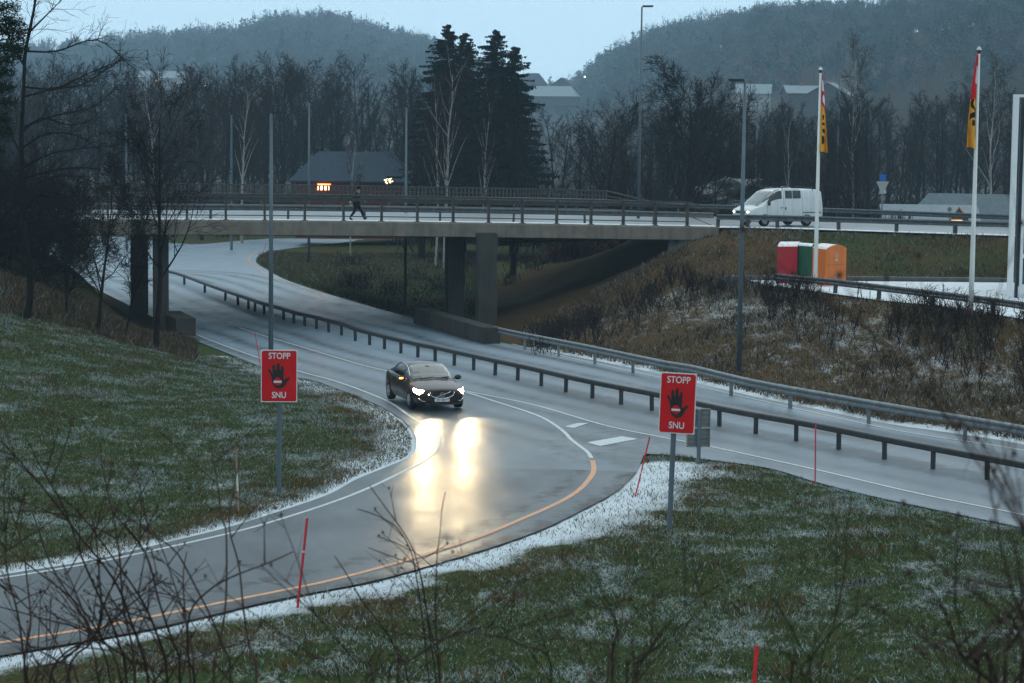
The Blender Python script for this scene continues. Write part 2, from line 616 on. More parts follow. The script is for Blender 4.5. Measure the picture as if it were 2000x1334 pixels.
ctrl = [(-30, -12, -1.8), (0, -12, -1.7), (30, -12, -1.8), (-25, 0, -1.95), (0, 0, -1.95), (25, 0, -2.1), (-20, 8, -4.0), (0, 8, -4.0), (20, 8, -4.1),
        (-20, 18, -6.8), (0, 18, -6.8), (20, 18, -6.9), (-20, 30, -9.1), (0, 31, -9.2), (20, 31, -9.2), (-20, 40, -9.32), (0, 42, -9.32), (20, 42, -9.32),
        (12, 55, -9.3), (20, 60, -9.32), (-6, 38, -9.3), (45, 60, -9.4), (30, 50, -9.3), (50, 20, -8), (-50, 20, -7), (-50, 40, -8), (10, 48, -9.15), (16, 50, -9.1),
        (-50, 150, -9.5), (-60, 180, -9.8), (-36, 146, -9.9), (-32, 150, -10), (-27, 104, -5.3), (-23.5, 106, -7.2), (-19.2, 106, -9.5), (-30, 112, -4.75),
        (-25.5, 112, -5.5), (-22, 113, -7.7), (-19, 114, -9.9), (-34, 125, -4.8), (-42, 138, -4.9), (-31, 128, -6.6), (-26.5, 128, -9.9), (-60, 110, -4.6), (-60, 90, -4.4),
        (-60, 60, -6.5), (-80, 130, -4.8), (-80, 150, -8),
        (11.8, 110.5, -7.1), (16, 108, -7.1), (30, 105, -7.1), (45, 95, -7.1), (60, 85, -7.1), (24, 95, -7.1), (12, 119.2, -5.1), (20, 118.5, -5.1), (27, 114.5, -5.1), (40, 111.8, -5.1),
        (26, 111.8, -6.9), (18, 111.8, -7.0), (12, 124, -5.2), (13, 135, -5.2), (30, 131, -5.2), (50, 125, -5.2), (75, 118, -5.2), (20, 144, -5.9), (40, 140, -6.5), (50, 160, -8.5),
        (9.8, 118, -5.9), (6, 115, -7.8), (2.4, 112, -9.7), (0.6, 109, -10), (12, 146, -5.2), (7.5, 144, -7), (3.5, 141, -9), (1, 138, -10), (14, 152, -6.2), (10, 158, -8.4),
        (20, 168, -8.7), (0, 162, -9.9), (-8, 150, -10.0), (-15, 142, -10), (-10, 165, -10), (3, 128, -9.3), (7, 129, -7.6), (10, 130, -6.1), (9, 104, -8.0), (5, 101, -9.0), (10, 93, -8.9), (15, 87, -8.8), (20, 80, -8.8),
        (25, 73, -8.8), (-20, 210, -10), (0, 200, -9.6), (30, 200, -9), (60, 190, -8.6), (90, 180, -8.5), (-60, 230, -9.5), (-20, 260, -9), (30, 260, -8.5), (80, 260, -8),
        (-90, 260, -9), (120, 220, -8), (120, 100, -6.5), (120, 40, -8), (-120, 120, -4), (-120, 200, -8), (-120, 40, -6), (90, 20, -7), (90, -10, -3), (-90, -10, -2)]
for (px, py, d) in [(0, 1050, 50), (0, 900, 58), (0, 750, 72), (0, 640, 84), (0, 545, 97), (200, 900, 60.5), (200, 750, 74), (200, 660, 89), (400, 900, 61.5), (400, 770, 75),
                    (330, 690, 92), (600, 880, 62.7), (690, 835, 67.5), (-200, 700, 76), (-200, 560, 92), (300, 655, 99), (110, 590, 95), (500, 760, 78)]:
    p = W(px, py, d)
    ctrl.append((p.x, p.y, p.z))
# edge of the car park shelf
for (px, py) in [(1500, 562), (1600, 573), (1717, 594), (1830, 604), (1940, 620), (2060, 640)]:
    p = UZ(px, py, -7.15)
    ctrl.append((p.x, p.y, p.z))
CT = np.array(ctrl, float)
_d = np.sqrt(((CT[:, None, :2] - CT[None, :, :2]) ** 2).sum(-1) + 1.5)
_A = np.zeros((len(CT) + 3, len(CT) + 3))
_A[:len(CT), :len(CT)] = _d
_A[:len(CT), len(CT)] = 1
_A[:len(CT), len(CT) + 1:] = CT[:, :2] / 100
_A[len(CT):, :len(CT)] = _A[:len(CT), len(CT):].T
_b = np.zeros(len(CT) + 3)
_b[:len(CT)] = CT[:, 2]
_w = np.linalg.solve(_A, _b)


def rbf(x, y):
    sh = x.shape
    x, y = x.ravel(), y.ravel()
    out = np.full(x.shape, _w[len(CT)]) + _w[len(CT) + 1] * x / 100 + _w[len(CT) + 2] * y / 100
    for i in range(len(CT)):
        out += _w[i] * np.sqrt((x - CT[i, 0]) ** 2 + (y - CT[i, 1]) ** 2 + 1.5)
    return out.reshape(sh)


def vnoise(x, y, s, seed):
    """cheap smooth value noise"""
    rs = np.random.RandomState(seed)
    g = rs.rand(64, 64)
    u, v = x / s, y / s
    i, j = np.floor(u).astype(int), np.floor(v).astype(int)
    a, b = u - i, v - j
    a, b = a * a * (3 - 2 * a), b * b * (3 - 2 * b)
    G = lambda p, q: g[p % 64, q % 64]
    return (G(i, j) * (1 - a) + G(i + 1, j) * a) * (1 - b) + (G(i, j + 1) * (1 - a) + G(i + 1, j + 1) * a) * b - 0.5


# the pixel column -> skyline of tree tops, distance of the ridge
RT = np.array([(-900, 120, 640), (-400, 130, 640), (100, 104, 650), (200, 97, 650), (300, 78, 650), (450, 74, 650), (520, 54, 640), (650, 48, 640), (740, 76, 640), (820, 92, 650), (900, 125, 680),
               (1000, 165, 700), (1090, 184, 700), (1150, 150, 640), (1180, 120, 600), (1215, 100, 590), (1260, 78, 560), (1330, 60, 530), (1400, 50, 500), (1480, 32, 460), (1700, 25, 400), (1850, 5, 360),
               (2000, -20, 330), (2300, -55, 310), (2800, -90, 300)], float)
RT[:, 2] *= 2.5


def hill(x, y):
    px = 1000 + F * x / np.maximum(y, 1)
    top = np.interp(px, RT[:, 0], RT[:, 1])
    D = np.interp(px, RT[:, 0], RT[:, 2])
    yh = 275 + ROLL * (px - 1000)
    zr = (yh - top) / F * D - .0125 * D
    t = sstep(0.36, 1.0, y / D)
    base = -9.0
    z = base + (zr - base) * t
    back = np.maximum(0, y - D)
    return z - back * 0.03


def height(x, y):
    x, y = np.asarray(x, float), np.asarray(y, float)
    sh = x.shape
    x, y = np.atleast_1d(x), np.atleast_1d(y)
    h = rbf(np.clip(x, -130, 130), np.maximum(y, -13))
    rb = 1 + 1.6 * ((y > 108) & (y < 165) & (x > -1) & (x < 15))
    h = h + (vnoise(x, y, 3.0, 1) * 0.16 + vnoise(x, y, 0.9, 2) * 0.07) * rb
    sd = dist_line(OUT, x, y, True)
    ins = inside_poly(OUT, x, y)
    sd = np.where(ins, -sd, sd)
    zr = ZR(y)
    k = sstep(0.2, 5.0, sd)
    h = zr + 0.04 + (h - zr - 0.04) * k
    e = sstep(-0.15, 0.4, sd)
    h = h * e + (zr - 0.08) * (1 - e)
    # unseen rises added beside and behind the viewpoint to block low skylight
    h = h + 55 * sstep(0, 400, -13 - y) + 34 * sstep(0, 480, np.abs(x) - 130) * (1 - sstep(120, 280, y))
    # far ground joins the hills
    far = sstep(200, 300, y)
    h = h * (1 - far) + hill(x, y) * far
    # parts that would poke through the deck or the upper road stay below them
    deck = (y > EDGE_Y(x) + 0.3) & (y < FAR_Y(x) - 0.3) & (x > -120)
    h = np.where(deck & (~ins), np.minimum(h, ZD(x) - 0.12), h)
    onbridge = deck & (x > BR_X0(y)) & (x < BR_X1(y))
    h = np.where(onbridge & (~ins), np.minimum(h, ZD(x) - 0.95), h)
    # shoulders of the upper road and of the car park meet their sheets
    ap = ((x > 11.9) | (x < -28.5)) & (~ins)
    k = np.where(ap & (y < EDGE_Y(x) + 0.35), 1 - sstep(0.4, 2.6, EDGE_Y(x) - y), 0)
    h = h * (1 - k) + (ZD(x) - 0.10) * k
    dl = dist_line(LOT, x, y, True)
    k = np.where(y < 112, 1 - sstep(0.1, 1.6, dl), 0)
    k = np.where(x > 11, k, 0)
    h = h * (1 - k) + np.minimum(np.maximum(h, -7.06), -6.98) * k
    lot = inside_poly(LOT, x, y)
    h = np.where(lot, np.minimum(h, -7.07), h)
    return h.reshape(sh), sd.reshape(sh)


# bridge and upper road edges (near edge from the railing, far edge from the far railing)
EDGE = [(-140, 106), (-60, 106.5), (-30, 108.5), (-14.9, 111.2), (-8, 113), (-1.3, 115.6), (6, 119), (11.8, 122.6), (14.7, 122.8), (21.3, 119.2), (26.8, 116.3), (45, 108), (80, 96), (140, 80)]
FAR = [(-140, 150), (-60, 140), (-27, 137.5), (-11.5, 138.5), (-2, 142.5), (6.3, 147), (12, 143), (19.8, 138), (29.5, 129), (45, 119.5), (80, 106), (140, 92)]
_e = np.array(EDGE)
_f = np.array(FAR)
EDGE_Y = lambda x: np.interp(x, _e[:, 0], _e[:, 1])
FAR_Y = lambda x: np.interp(x, _f[:, 0], _f[:, 1])
BR_X0 = lambda y: -27.0 - (y - 111) * 0.25
BR_X1 = lambda y: np.full(np.shape(y), 11.6)
lot_px = [(1490, 556), (1520, 559), (1717, 586), (1830, 597), (1940, 613), (2060, 634), (2300, 680)]
_lp = [UZ(px, py, -7.0) for px, py in lot_px]
LOT = np.array([(p.x, p.y) for p in _lp] + [(75, 75), (75, 111.2), (26, 111.2), (12.2, 110.6)])

# ------------------------------------------------------------------ ground sheet
def axis(parts):
    out = []
    for a, b, s in parts:
        out += list(np.arange(a, b, s))
    return np.array(out + [parts[-1][1]])


def sheet(name, xs, ys, hf, mats, attrs_f=None):
    X, Y = np.meshgrid(xs, ys)
    Z, sd = hf(X, Y)
    V = np.stack([X, Y, Z], -1).reshape(-1, 3)
    nx, ny = len(xs), len(ys)
    i = np.arange(nx - 1)
    j = np.arange(ny - 1)
    I, J = np.meshgrid(i, j)
    a = (J * nx + I).ravel()
    Fc = np.stack([a, a + 1, a + nx + 1, a + nx], -1)
    at = attrs_f(X, Y, sd) if attrs_f else None
    return np_mesh(name, V, Fc, mats, attrs=at, smooth=True)


def ground_attrs(X, Y, sd):
    x, y = X.ravel(), Y.ravel()
    s = sd.ravel()
    d_low = dist_line(LOW, x, y)
    d_left = dist_line(LEFT, x, y)
    d_rn = dist_line(RIGHTN, x, y)
    px = 1000 + F * x / np.maximum(y, 1)
    snow = np.full(x.shape, 0.0)
    wob = vnoise(x, y, 1.3, 5) * 0.9 + vnoise(x, y, 0.5, 6) * 0.5
    near = y < 62
    tip = np.clip((px - 1100) / 180, 0, 1)
    wid = 1.05 + 1.0 * tip
    snow += np.where(near, 0.50 * (1 - sstep(wid * 0.45, wid * 1.35, d_low + wob)), 0)
    lw = np.where(y > 60, 1.0, 0.42)
    snow += 0.50 * (1 - sstep(lw * 0.5, lw * 1.6, d_left + wob * 0.5)) * (y < 96)
    snow += 0.16 * (1 - sstep(0.1, 0.7, d_rn + wob * 0.5))
    rightbank = (px > 960) & (y > 66) & (y < 112) & (x > 1)
    edge_r = rightbank & (s < 2.2)
    snow += np.where(edge_r, 0.45 * (1 - sstep(0.3, 1.3, s + wob)), 0)
    brown = np.full(x.shape, -0.12)
    brown = np.where(rightbank, 0.34, brown)
    brown = np.where((y > 96) & (y < 118) & (x > -2) & (x < 9), 0.45, brown)
    snow += np.where(rightbank & (s > 2.5), 0.055 + 0.08 * sstep(3, 9, s) - 0.16 * sstep(9, 14, s), 0)
    up = (y > 111) & (x > 9) & (y < 125)
    brown = np.where(up, 0.14, brown)
    snow -= np.where(up, 0.10, 0)
    isl = (y > 112) & (x < 9) & (x > -26)
    brown = np.where(isl, -0.08, brown)
    snow -= np.where(isl, 0.12, 0)
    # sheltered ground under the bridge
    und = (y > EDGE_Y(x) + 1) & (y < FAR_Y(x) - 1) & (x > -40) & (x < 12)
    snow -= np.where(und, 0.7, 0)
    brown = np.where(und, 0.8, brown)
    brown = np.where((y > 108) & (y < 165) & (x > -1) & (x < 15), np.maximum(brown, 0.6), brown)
    # inner edges of the left lawn are straw coloured
    brown += 0.30 * (1 - sstep(0.8, 3.5, d_left)) * (px > 380) * (y < 90)
    brown += 0.22 * (1 - sstep(1.6, 4.2, d_low)) * near
    left = (px < 340) & (y > 90) & (y < 112)
    brown = np.where(left, 0.18, brown)
    far = y > 150
    brown = np.where(far, 0.12, brown)
    snow += np.where(far, -0.02, 0)
    lawn = (y < 70) & (d_low > 2)
    snow += np.where(lawn, 0.045, 0)
    snow -= np.where((px < 300) & (y > 76) & (y < 92) & (s > 4), 0.09, 0)
    fpn = vnoise(x, y, 1.1, 71) + .7 * vnoise(x, y, .45, 72)
    snow += np.where((y < 90) & (s > .3) & ~rightbank, .09 * sstep(-.1, .4, fpn) - .01, 0)
    return {'snow': snow, 'brown': brown}


xs = axis([(-700, -160, 30), (-160, -60, 4), (-60, -34, 1.2), (-34, 34, 0.45), (34, 60, 1.0), (60, 160, 4), (160, 700, 30)])
ys = axis([(-500, -14, 18), (-14, 30, 1.2), (30, 70, 0.4), (70, 124, 0.5), (124, 170, 1.0), (170, 300, 3.5)])
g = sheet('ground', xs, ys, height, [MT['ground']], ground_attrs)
tag(g, kind='structure')


def hill_h(x, y):
    return hill(x, y) + vnoise(x, y, 60, 8) * 8 * sstep(300, 520, y) - 0.35 * (y < 298), np.zeros(x.shape)


def hill_attrs(X, Y, sd):
    x, y = X.ravel(), Y.ravel()
    px = 1000 + F * x / np.maximum(y, 1)
    sn = vnoise(x, y, 30, 12) * 0.35 + 0.02
    return {'snow': sn, 'brown': np.full(x.shape, 0.3)}


hs = sheet('hills', axis([(-700, -300, 25), (-300, 300, 8), (300, 700, 25)]), axis([(292, 600, 10), (600, 1880, 20)]), hill_h, [MT['hill']], hill_attrs)
tag(hs, kind='structure')


# ------------------------------------------------------------------ flat sheets with a traced outline
def traced_sheet(name, pts2, zf, mats, step=1.5, attr_f=None, thick=0.0, parent=None):
    P = [Vector((p[0], p[1])) for p in pts2]
    Q = []
    for p in P:
        if not Q or (p - Q[-1]).length > 0.05:
            Q.append(p)
    if (Q[0] - Q[-1]).length < 0.05:
        Q.pop()
    A = np.array([(p.x, p.y) for p in Q])
    gx, gy = np.meshgrid(np.arange(A[:, 0].min(), A[:, 0].max(), step), np.arange(A[:, 1].min(), A[:, 1].max(), step))
    gx, gy = gx.ravel() + 0.013, gy.ravel() + 0.017
    k = inside_poly(A, gx, gy)
    gx, gy = gx[k], gy[k]
    k = dist_line(A, gx, gy, True) > step * 0.4
    pts = Q + [Vector((a, b)) for a, b in zip(gx[k], gy[k])]
    v, e, f, _, _, _ = delaunay_2d_cdt(pts, [], [list(range(len(Q)))], 1, 1e-4)
    vx = np.array([(p.x, p.y) for p in v])
    z = np.broadcast_to(zf(vx[:, 0], vx[:, 1]), vx[:, 0].shape)
    V = np.column_stack([vx, z])
    tri = np.array([t for t in f if len(t) == 3])
    # orient upwards
    a, b, c = V[tri[:, 0]], V[tri[:, 1]], V[tri[:, 2]]
    nz = (b[:, 0] - a[:, 0]) * (c[:, 1] - a[:, 1]) - (b[:, 1] - a[:, 1]) * (c[:, 0] - a[:, 0])
    tri = np.where(nz[:, None] < 0, tri[:, ::-1], tri)
    at = attr_f(V[:, 0], V[:, 1]) if attr_f else None
    o = np_mesh(name, V, tri, mats, attrs=at, smooth=True)
    o.parent = parent
    return o


MED_PX = [(300, 540), (338, 549), (360, 556), (400, 572), (440, 587), (465, 596), (485, 603), (498, 608), (516, 614), (554, 625), (574, 632), (595, 637), (618, 642), (642, 649), (667, 655), (694, 666),
          (722, 674), (751, 682), (783, 690), (816, 698), (850, 705), (887, 714), (925, 723), (967, 733), (1011, 743), (1057, 754), (1105, 766), (1157, 778), (1213, 790),
          (1273, 802), (1338, 817), (1405, 832.5), (1476, 847), (1555, 861.5), (1638, 878), (1727.5, 897), (1822, 916), (1928, 937), (2045, 960), (2170, 985)]
MED = np.array([(UG(*p).x, UG(*p).y) for p in MED_PX])


def road_attrs(x, y):
    d = dist_line(MED, x, y)
    s = 0.75 * (1 - sstep(0.5, 1.5, d))
    e = dist_line(OUT, x, y, True)
    s = np.maximum(s, 0.45 * (1 - sstep(0.05, 0.8, e)))
    # wet sand swept to the outside of the bend and into the gore
    px = 1000 + F * x / y
    gp = UG(1180, 870)
    s = np.maximum(s, 0.5 * (1 - sstep(1.5, 4.5, np.hypot((x - gp.x) * 1.1, (y - gp.y) * 0.5))))
    st = UG(452, 645)
    s = np.maximum(s, 0.9 * (1 - sstep(0.3, 1.9, np.hypot((x - st.x) * 1.0, (y - st.y) * 0.32))))
    tr = np.zeros(x.shape)
    for c in (2.1, 3.7, 5.7, 7.3):
        tr = np.maximum(tr, np.exp(-((d - c) / .38) ** 2))
    tr *= .95 * (1 - .4 * (y < 66))
    fz = sstep(62, 104, y) * .78 + .36 * sstep(1100, 1500, px) * (y < 95)  # painted sheen: paler with distance and towards the right
    return {'slush': s, 'track': tr, 'frost_or_sheen': fz}


main_road = traced_sheet('main_road', [(p.x, p.y) for p in outline], lambda x, y: ZR(y), [MT['asphalt']], 0.55, road_attrs)
tag(main_road, kind='structure')

ramp_outline = gl([p for p in ramp_low if p[1] > 915]) + gl([(1243, 922), (1100, 917), (900, 914), (790, 912)])[1:]
ramp_outline += gl([(757, 911.8), (696, 937), (640, 967), (547, 999), (444, 1031), (330, 1059), (178, 1095), (0, 1124), (-250, 1171), (-500, 1216)])


def ramp_attrs(x, y):
    d = dist_line(LOW, x, y)
    band = np.exp(-((d - 1.55) / 0.5) ** 2) * 0.62
    s = np.maximum(band, 0.62 * (1 - sstep(0.2, 1.1, d)))
    tr = np.zeros(x.shape)
    for c in (3.3, 4.9):
        tr = np.maximum(tr, np.exp(-((d - c) / .4) ** 2))
    return {'slush': s, 'track': tr * .6}


ramp_road = traced_sheet('ramp_road', [(p.x, p.y) for p in ramp_outline], lambda x, y: ZR(y) + 0.005, [MT['asphalt_new']], 0.45, ramp_attrs)
tag(ramp_road, kind='structure')


# ------------------------------------------------------------------ painted markings
def strip(name, px, width, mat, dz=0.010, z=None, label=None, dash=None):
    P = [UG(*p) if z is None else UZ(*p, z) for p in px]
    L = smooth_line(P, 0.4)
    for p in L:
        p.z = (float(ZR(p.y)) if z is None else z) + dz
    mb = MB()
    mb.sweep(L, [(-width / 2, 0), (width / 2, 0)], closed=False)
    mb.f = [f[::-1] for f in mb.f]
    o = mb.obj(name, mat)
    tag(o, kind='structure')
    return o


W_, O_ = MT['white_line'], MT['orange_line']
strip('edge_line', [(338, 632), (430, 672), (520, 704), (590, 727), (650, 743), (720, 768), (766, 789), (805, 816), (842, 835), (858, 856), (849, 881), (828, 899), (792, 919),
                    (721, 953), (650, 981), (547, 1014.6), (444, 1043), (227, 1091), (89, 1116), (0, 1130), (-200, 1165)], 0.115, W_)
for a, b in [((363, 603), (384, 608.5)), ((394, 613), (416, 619)), ((430, 624), (453, 632))]:
    strip('lane_dash', [a, b], 0.14, W_)
strip('lane_line', [(467, 640), (580, 675), (700, 711), (756, 725), (830, 745), (909, 764), (1034, 789), (1178, 830), (1284, 852.6), (1385, 872), (1591, 917), (1797, 965),
                    (2000, 1006), (2250, 1058)], 0.115, W_)
strip('edge_line', [(911, 766.5), (977, 787.5), (1055, 814), (1097, 840), (1117, 860), (1146, 882), (1155, 895)], 0.13, W_)
strip('edge_line', [(1157, 900), (1160, 916), (1154, 932), (1130, 958), (1087, 984), (1005, 1020), (945, 1045), (863, 1073), (757, 1105), (650, 1133), (590, 1146), (444, 1175),
                    (320, 1200), (199, 1224), (0, 1256), (-250, 1300)], 0.15, O_)
strip('edge_line', [(1000, 672), (1100, 696), (1250, 729), (1460, 777), (1737, 838), (2000, 880), (2200, 930)], 0.10, W_)
strip('edge_line', [(640, 582), (560, 555), (512, 531), (490, 514), (487, 503), (505, 492)], 0.12, O_)
strip('edge_line', [(700, 460), (528, 468), (387, 481)], 0.115, W_)
for quad in [[(1146, 864), (1172, 871), (1246, 857), (1214, 852)], [(1103, 833), (1128, 826), (1150, 826), (1120, 836)]]:
    mb = MB()
    pts = [UG(*p, 0.011) for p in quad]
    mb.face(pts[::-1])
    o = mb.obj('hatch_marking', W_)
    if o.data.polygons[0].normal.z < 0:
        o.data.flip_normals()
    tag(o, kind='structure')

# ------------------------------------------------------------------ car park shelf, kerb, upper road
lot = traced_sheet('car_park', [tuple(p) for p in LOT], lambda x, y: np.full(x.shape, -7.0), [MT['snow']], 2.0)
tag(lot, kind='structure')
mb = MB()
kp = smooth_line([Vector((10.8, 110.2, -7.0)), Vector((12.2, 110.75, -7.0)), Vector((26, 111.35, -7.0)), Vector((75, 111.35, -7.0))], 2)
mb.sweep(kp, [(-0.12, -0.15), (0.12, -0.15), (0.12, 0.22), (-0.12, 0.22)])
tag(mb.obj('kerb', simple('kerb_stone', (0.12, 0.12, 0.12), 0.8, snow_up=0.35)), kind='structure')


def edge_pts(tbl, x0, x1, off=0.0, dz=0.0, step=1.0):
    n = max(2, int(abs(x1 - x0) / step))
    out = []
    for i in range(n + 1):
        x = x0 + (x1 - x0) * i / n
        out.append(Vector((x, float(np.interp(x, tbl[:, 0], tbl[:, 1])) + off, float(ZD(x)) + dz)))
    return out


def smooth_tbl(t):
    P = smooth_line([Vector((a, b, 0)) for a, b in t], 1.0)
    return np.array([(p.x, p.y) for p in P])


_e = smooth_tbl(EDGE)
_f = smooth_tbl(FAR)


def band(name, x0, x1, o0, o1, dz, mat, kind='structure', far1=False, parent=None, step=1.0):
    A = edge_pts(_e, x0, x1, o0, dz, step)
    B = edge_pts(_f, x0, x1, o1, dz, step) if far1 else edge_pts(_e, x0, x1, o1, dz, step)
    mb = MB()
    for i in range(len(A) - 1):
        mb.face([A[i], A[i + 1], B[i + 1], B[i]])
    o = mb.obj(name, mat, parent)
    if kind:
        tag(o, kind=kind)
    return o


MT['asphalt_upper'] = asphalt_material('upper_asphalt', (0.07, 0.08, 0.09), (0.12, 0.135, 0.15), 0.4, 0.55, coatw=.3)
band('upper_road', 11.7, 130, 0.1, -0.1, -0.02, MT['asphalt_upper'], far1=True)
band('upper_road', -130, -27.6, 0.1, -0.1, -0.02, MT['asphalt_upper'], far1=True)
band('snowy_verge', 11.7, 60, -0.5, 1.5, 0.03, MT['snow'])
band('snowy_verge', -60, -27.6, -0.4, 2.4, 0.03, MT['snow'])

# ------------------------------------------------------------------ bridge
BX0, BX1 = -27.5, 11.6
bridge = thing('road_bridge', 'long flat concrete road bridge on rectangular piers crossing the wet road', 'bridge', (-8, 125, -10))
A = edge_pts(_e, BX0, BX1, 0.12, 0)
B = edge_pts(_f, BX0, BX1, -0.12, 0)
mb = MB()
top, bot = -0.03, -0.42
for i in range(len(A) - 1):
    a, b, c, d = A[i], A[i + 1], B[i + 1], B[i]
    mb.face([a + Vector((0, 0, top)), b + Vector((0, 0, top)), c + Vector((0, 0, top)), d + Vector((0, 0, top))])
    mb.face([d + Vector((0, 0, bot)), c + Vector((0, 0, bot)), b + Vector((0, 0, bot)), a + Vector((0, 0, bot))])
for q in ((A[0], B[0]), (B[-1], A[-1])):
    mb.face([q[0] + Vector((0, 0, top)), q[1] + Vector((0, 0, top)), q[1] + Vector((0, 0, bot)), q[0] + Vector((0, 0, bot))])
mb.obj('deck', MT['asphalt_upper'], bridge)
# longitudinal girders under the deck
for k in range(1, 5):
    t = k / 5
    mb = MB()
    mb.sweep([a.lerp(b, t) + Vector((0, 0, -0.42)) for a, b in zip(A, B)], [(-0.35, -0.55), (0.35, -0.55), (0.35, 0.0), (-0.35, 0.0)])
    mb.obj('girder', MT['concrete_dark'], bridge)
# the edge beams in cast panels
EB = edge_pts(_e, BX0, BX1, 0.0, 0, 0.25)
brk = list(range(0, len(EB) - 1, 12))
for i in brk:
    seg = EB[i:i + 13]
    if len(seg) < 2:
        continue
    dr = (seg[-1] - seg[-2]).normalized() * 0.012
    seg = [p.copy() for p in seg]
    seg[-1] -= dr
    mb = MB()
    mb.sweep(seg, [(-0.0, -0.70), (0.22, -0.70), (0.22, -0.02), (0.17, 0.06), (-0.22, 0.06), (-0.22, -0.40), (0.0, -0.42)])
    mb.obj('edge_beam_panel', MT['concrete'], bridge)
EBf = edge_pts(_f, BX0, BX1, 0.0, 0, 0.5)
mb = MB()
mb.sweep(EBf, [(-0.22, -0.70), (0.0, -0.70), (0.0, -0.42), (0.2, -0.40), (0.2, 0.06), (-0.22, 0.06)])
mb.obj('edge_beam', MT['concrete'], bridge)
band('snow_strip', BX0, BX1, 0.24, 2.3, 0.035, MT['snow'], kind=None, parent=bridge, step=0.7)


def pier(px, py, wx, d, label=None):
    p = W(px, py, d)
    x, y = p.x, p.y
    zt = float(ZD(x)) - 0.40
    M = Matrix.Translation((x, y, 0)) @ Matrix.Rotation(math.radians(9), 4, 'Z')
    mb = MB()
    w2, dp = wx / 2, 1.3
    c = 0.07
    prof = [(-w2 + c, 0), (w2 - c, 0), (w2, c), (w2, dp - c), (w2 - c, dp), (-w2 + c, dp), (-w2, dp - c), (-w2, c)]
    o = len(mb.v)
    for z in (-10.4, zt):
        for (a, b) in prof:
            mb.v.append(tuple(M @ Vector((a, b, z))))
    n = len(prof)
    for k in range(n):
        k2 = (k + 1) % n
        mb.f.append((o + k, o + k2, o + n + k2, o + n + k))
        mb.m.append(0)
    return mb.obj('pier', MT['concrete_dark'], bridge)


pier(953, 560, 1.0, 112.5)
pier(891, 545, 1.0, 121)
pier(314, 560, 0.82, 111.5)
pier(272, 545, 0.98, 122)


def plinth(px_list, h, thick, snowtop=True):
    P = [UG(*p) for p in px_list]
    P = smooth_line(P, 1.0)
    for p in P:
        p.z = -10.35
    for i in range(0, len(P) - 1, 3):
        seg = [q.copy() for q in P[i:i + 4]]
        seg[-1] -= (seg[-1] - seg[-2]).normalized() * 0.03
        mb = MB()
        e_ = 0.05 if thick > 0 else -0.05
        mb.sweep(seg, [(0, 0), (thick, 0), (thick, h + 0.35), (e_, h + 0.35), (0.0, h + 0.30)])
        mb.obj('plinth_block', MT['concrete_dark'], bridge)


# walls along the road at the pier feet: the right one, then the left one
plinth([(835, 616), (838, 631), (905, 651), (977, 671)][1:][::-1], 0.8, -0.9)
plinth([(344, 656), (316, 641)], 0.85, 1.0)
# small concrete abutment wall at the right end, steel crash bar slung under the deck
mb = MB()
p = W(1305, 490, 121.5)
mb.box((p.x, p.y, -7.2), (12.6, p.y + 0.6, float(ZD(9)) - 0.71))
mb.obj('abutment', simple('abutment_blocks', (0.28, 0.28, 0.28), 0.85, 0, 0.25, 3, dirt=(0.1, 0.1, 0.1)), bridge)
mb = MB()
mb.box((-31.5, 112, -6.5), (-27.6, 139, -4.75))
mb.obj('abutment', MT['concrete_dark'], bridge)
mb = MB()
a, b = W(975, 474, 125), W(1290, 462, 128)
mb.tube([a, b], 0.09, 8)
for t in (0.1, 0.5, 0.9):
    q = a.lerp(b, t)
    mb.tube([q, q + Vector((0, 0, 0.9))], 0.04, 6)
mb.obj('drain_pipe', MT['galv_dark'], bridge)

# ------------------------------------------------------------------ railings
def railing(name, label, pts, post_at, rails, post_h, post_w, mat_post, mat_rail, group=None, drop=0.0, stuff_pickets=None):
    """rails: list of (height, half thickness, half depth, side offset)"""
    loc = pts[0]
    t = thing(name, label, 'railing', loc, group)
    for (h, ht, hd, so) in rails:
        mb = MB()
        mb.sweep([p + Vector((0, 0, h)) for p in pts], [(so - hd, -ht), (so + hd, -ht), (so + hd, ht), (so - hd, ht)])
        mb.obj('rail', mat_rail, t)
    proto = None
    for q, ang in post_at:
        if proto is None:
            mb = MB()
            mb.box((-post_w / 2, -post_w * 0.8, -drop), (post_w / 2, post_w * 0.8, post_h))
            mb.box((-post_w * 1.2, -post_w * 1.3, -0.02), (post_w * 1.2, post_w * 1.3, 0.03))
            proto = mb.mesh('post', mat_post)
        o = bpy.data.objects.new('post', proto)
        COL.objects.link(o)
        o.parent = t
        o.location = q - t.location
        o.rotation_euler = (R.uniform(-.02, .02), R.uniform(-.02, .02), ang)
    return t


def on_edge(px):
    """point of the near deck edge seen at column px"""
    lo, hi = -40.0, 60.0
    for _ in range(40):
        m = (lo + hi) / 2
        p = Vector((m, float(np.interp(m, _e[:, 0], _e[:, 1])), float(ZD(m))))
        if PX(p)[0] < px:
            lo = m
        else:
            hi = m
    p.z += 0.06
    return p


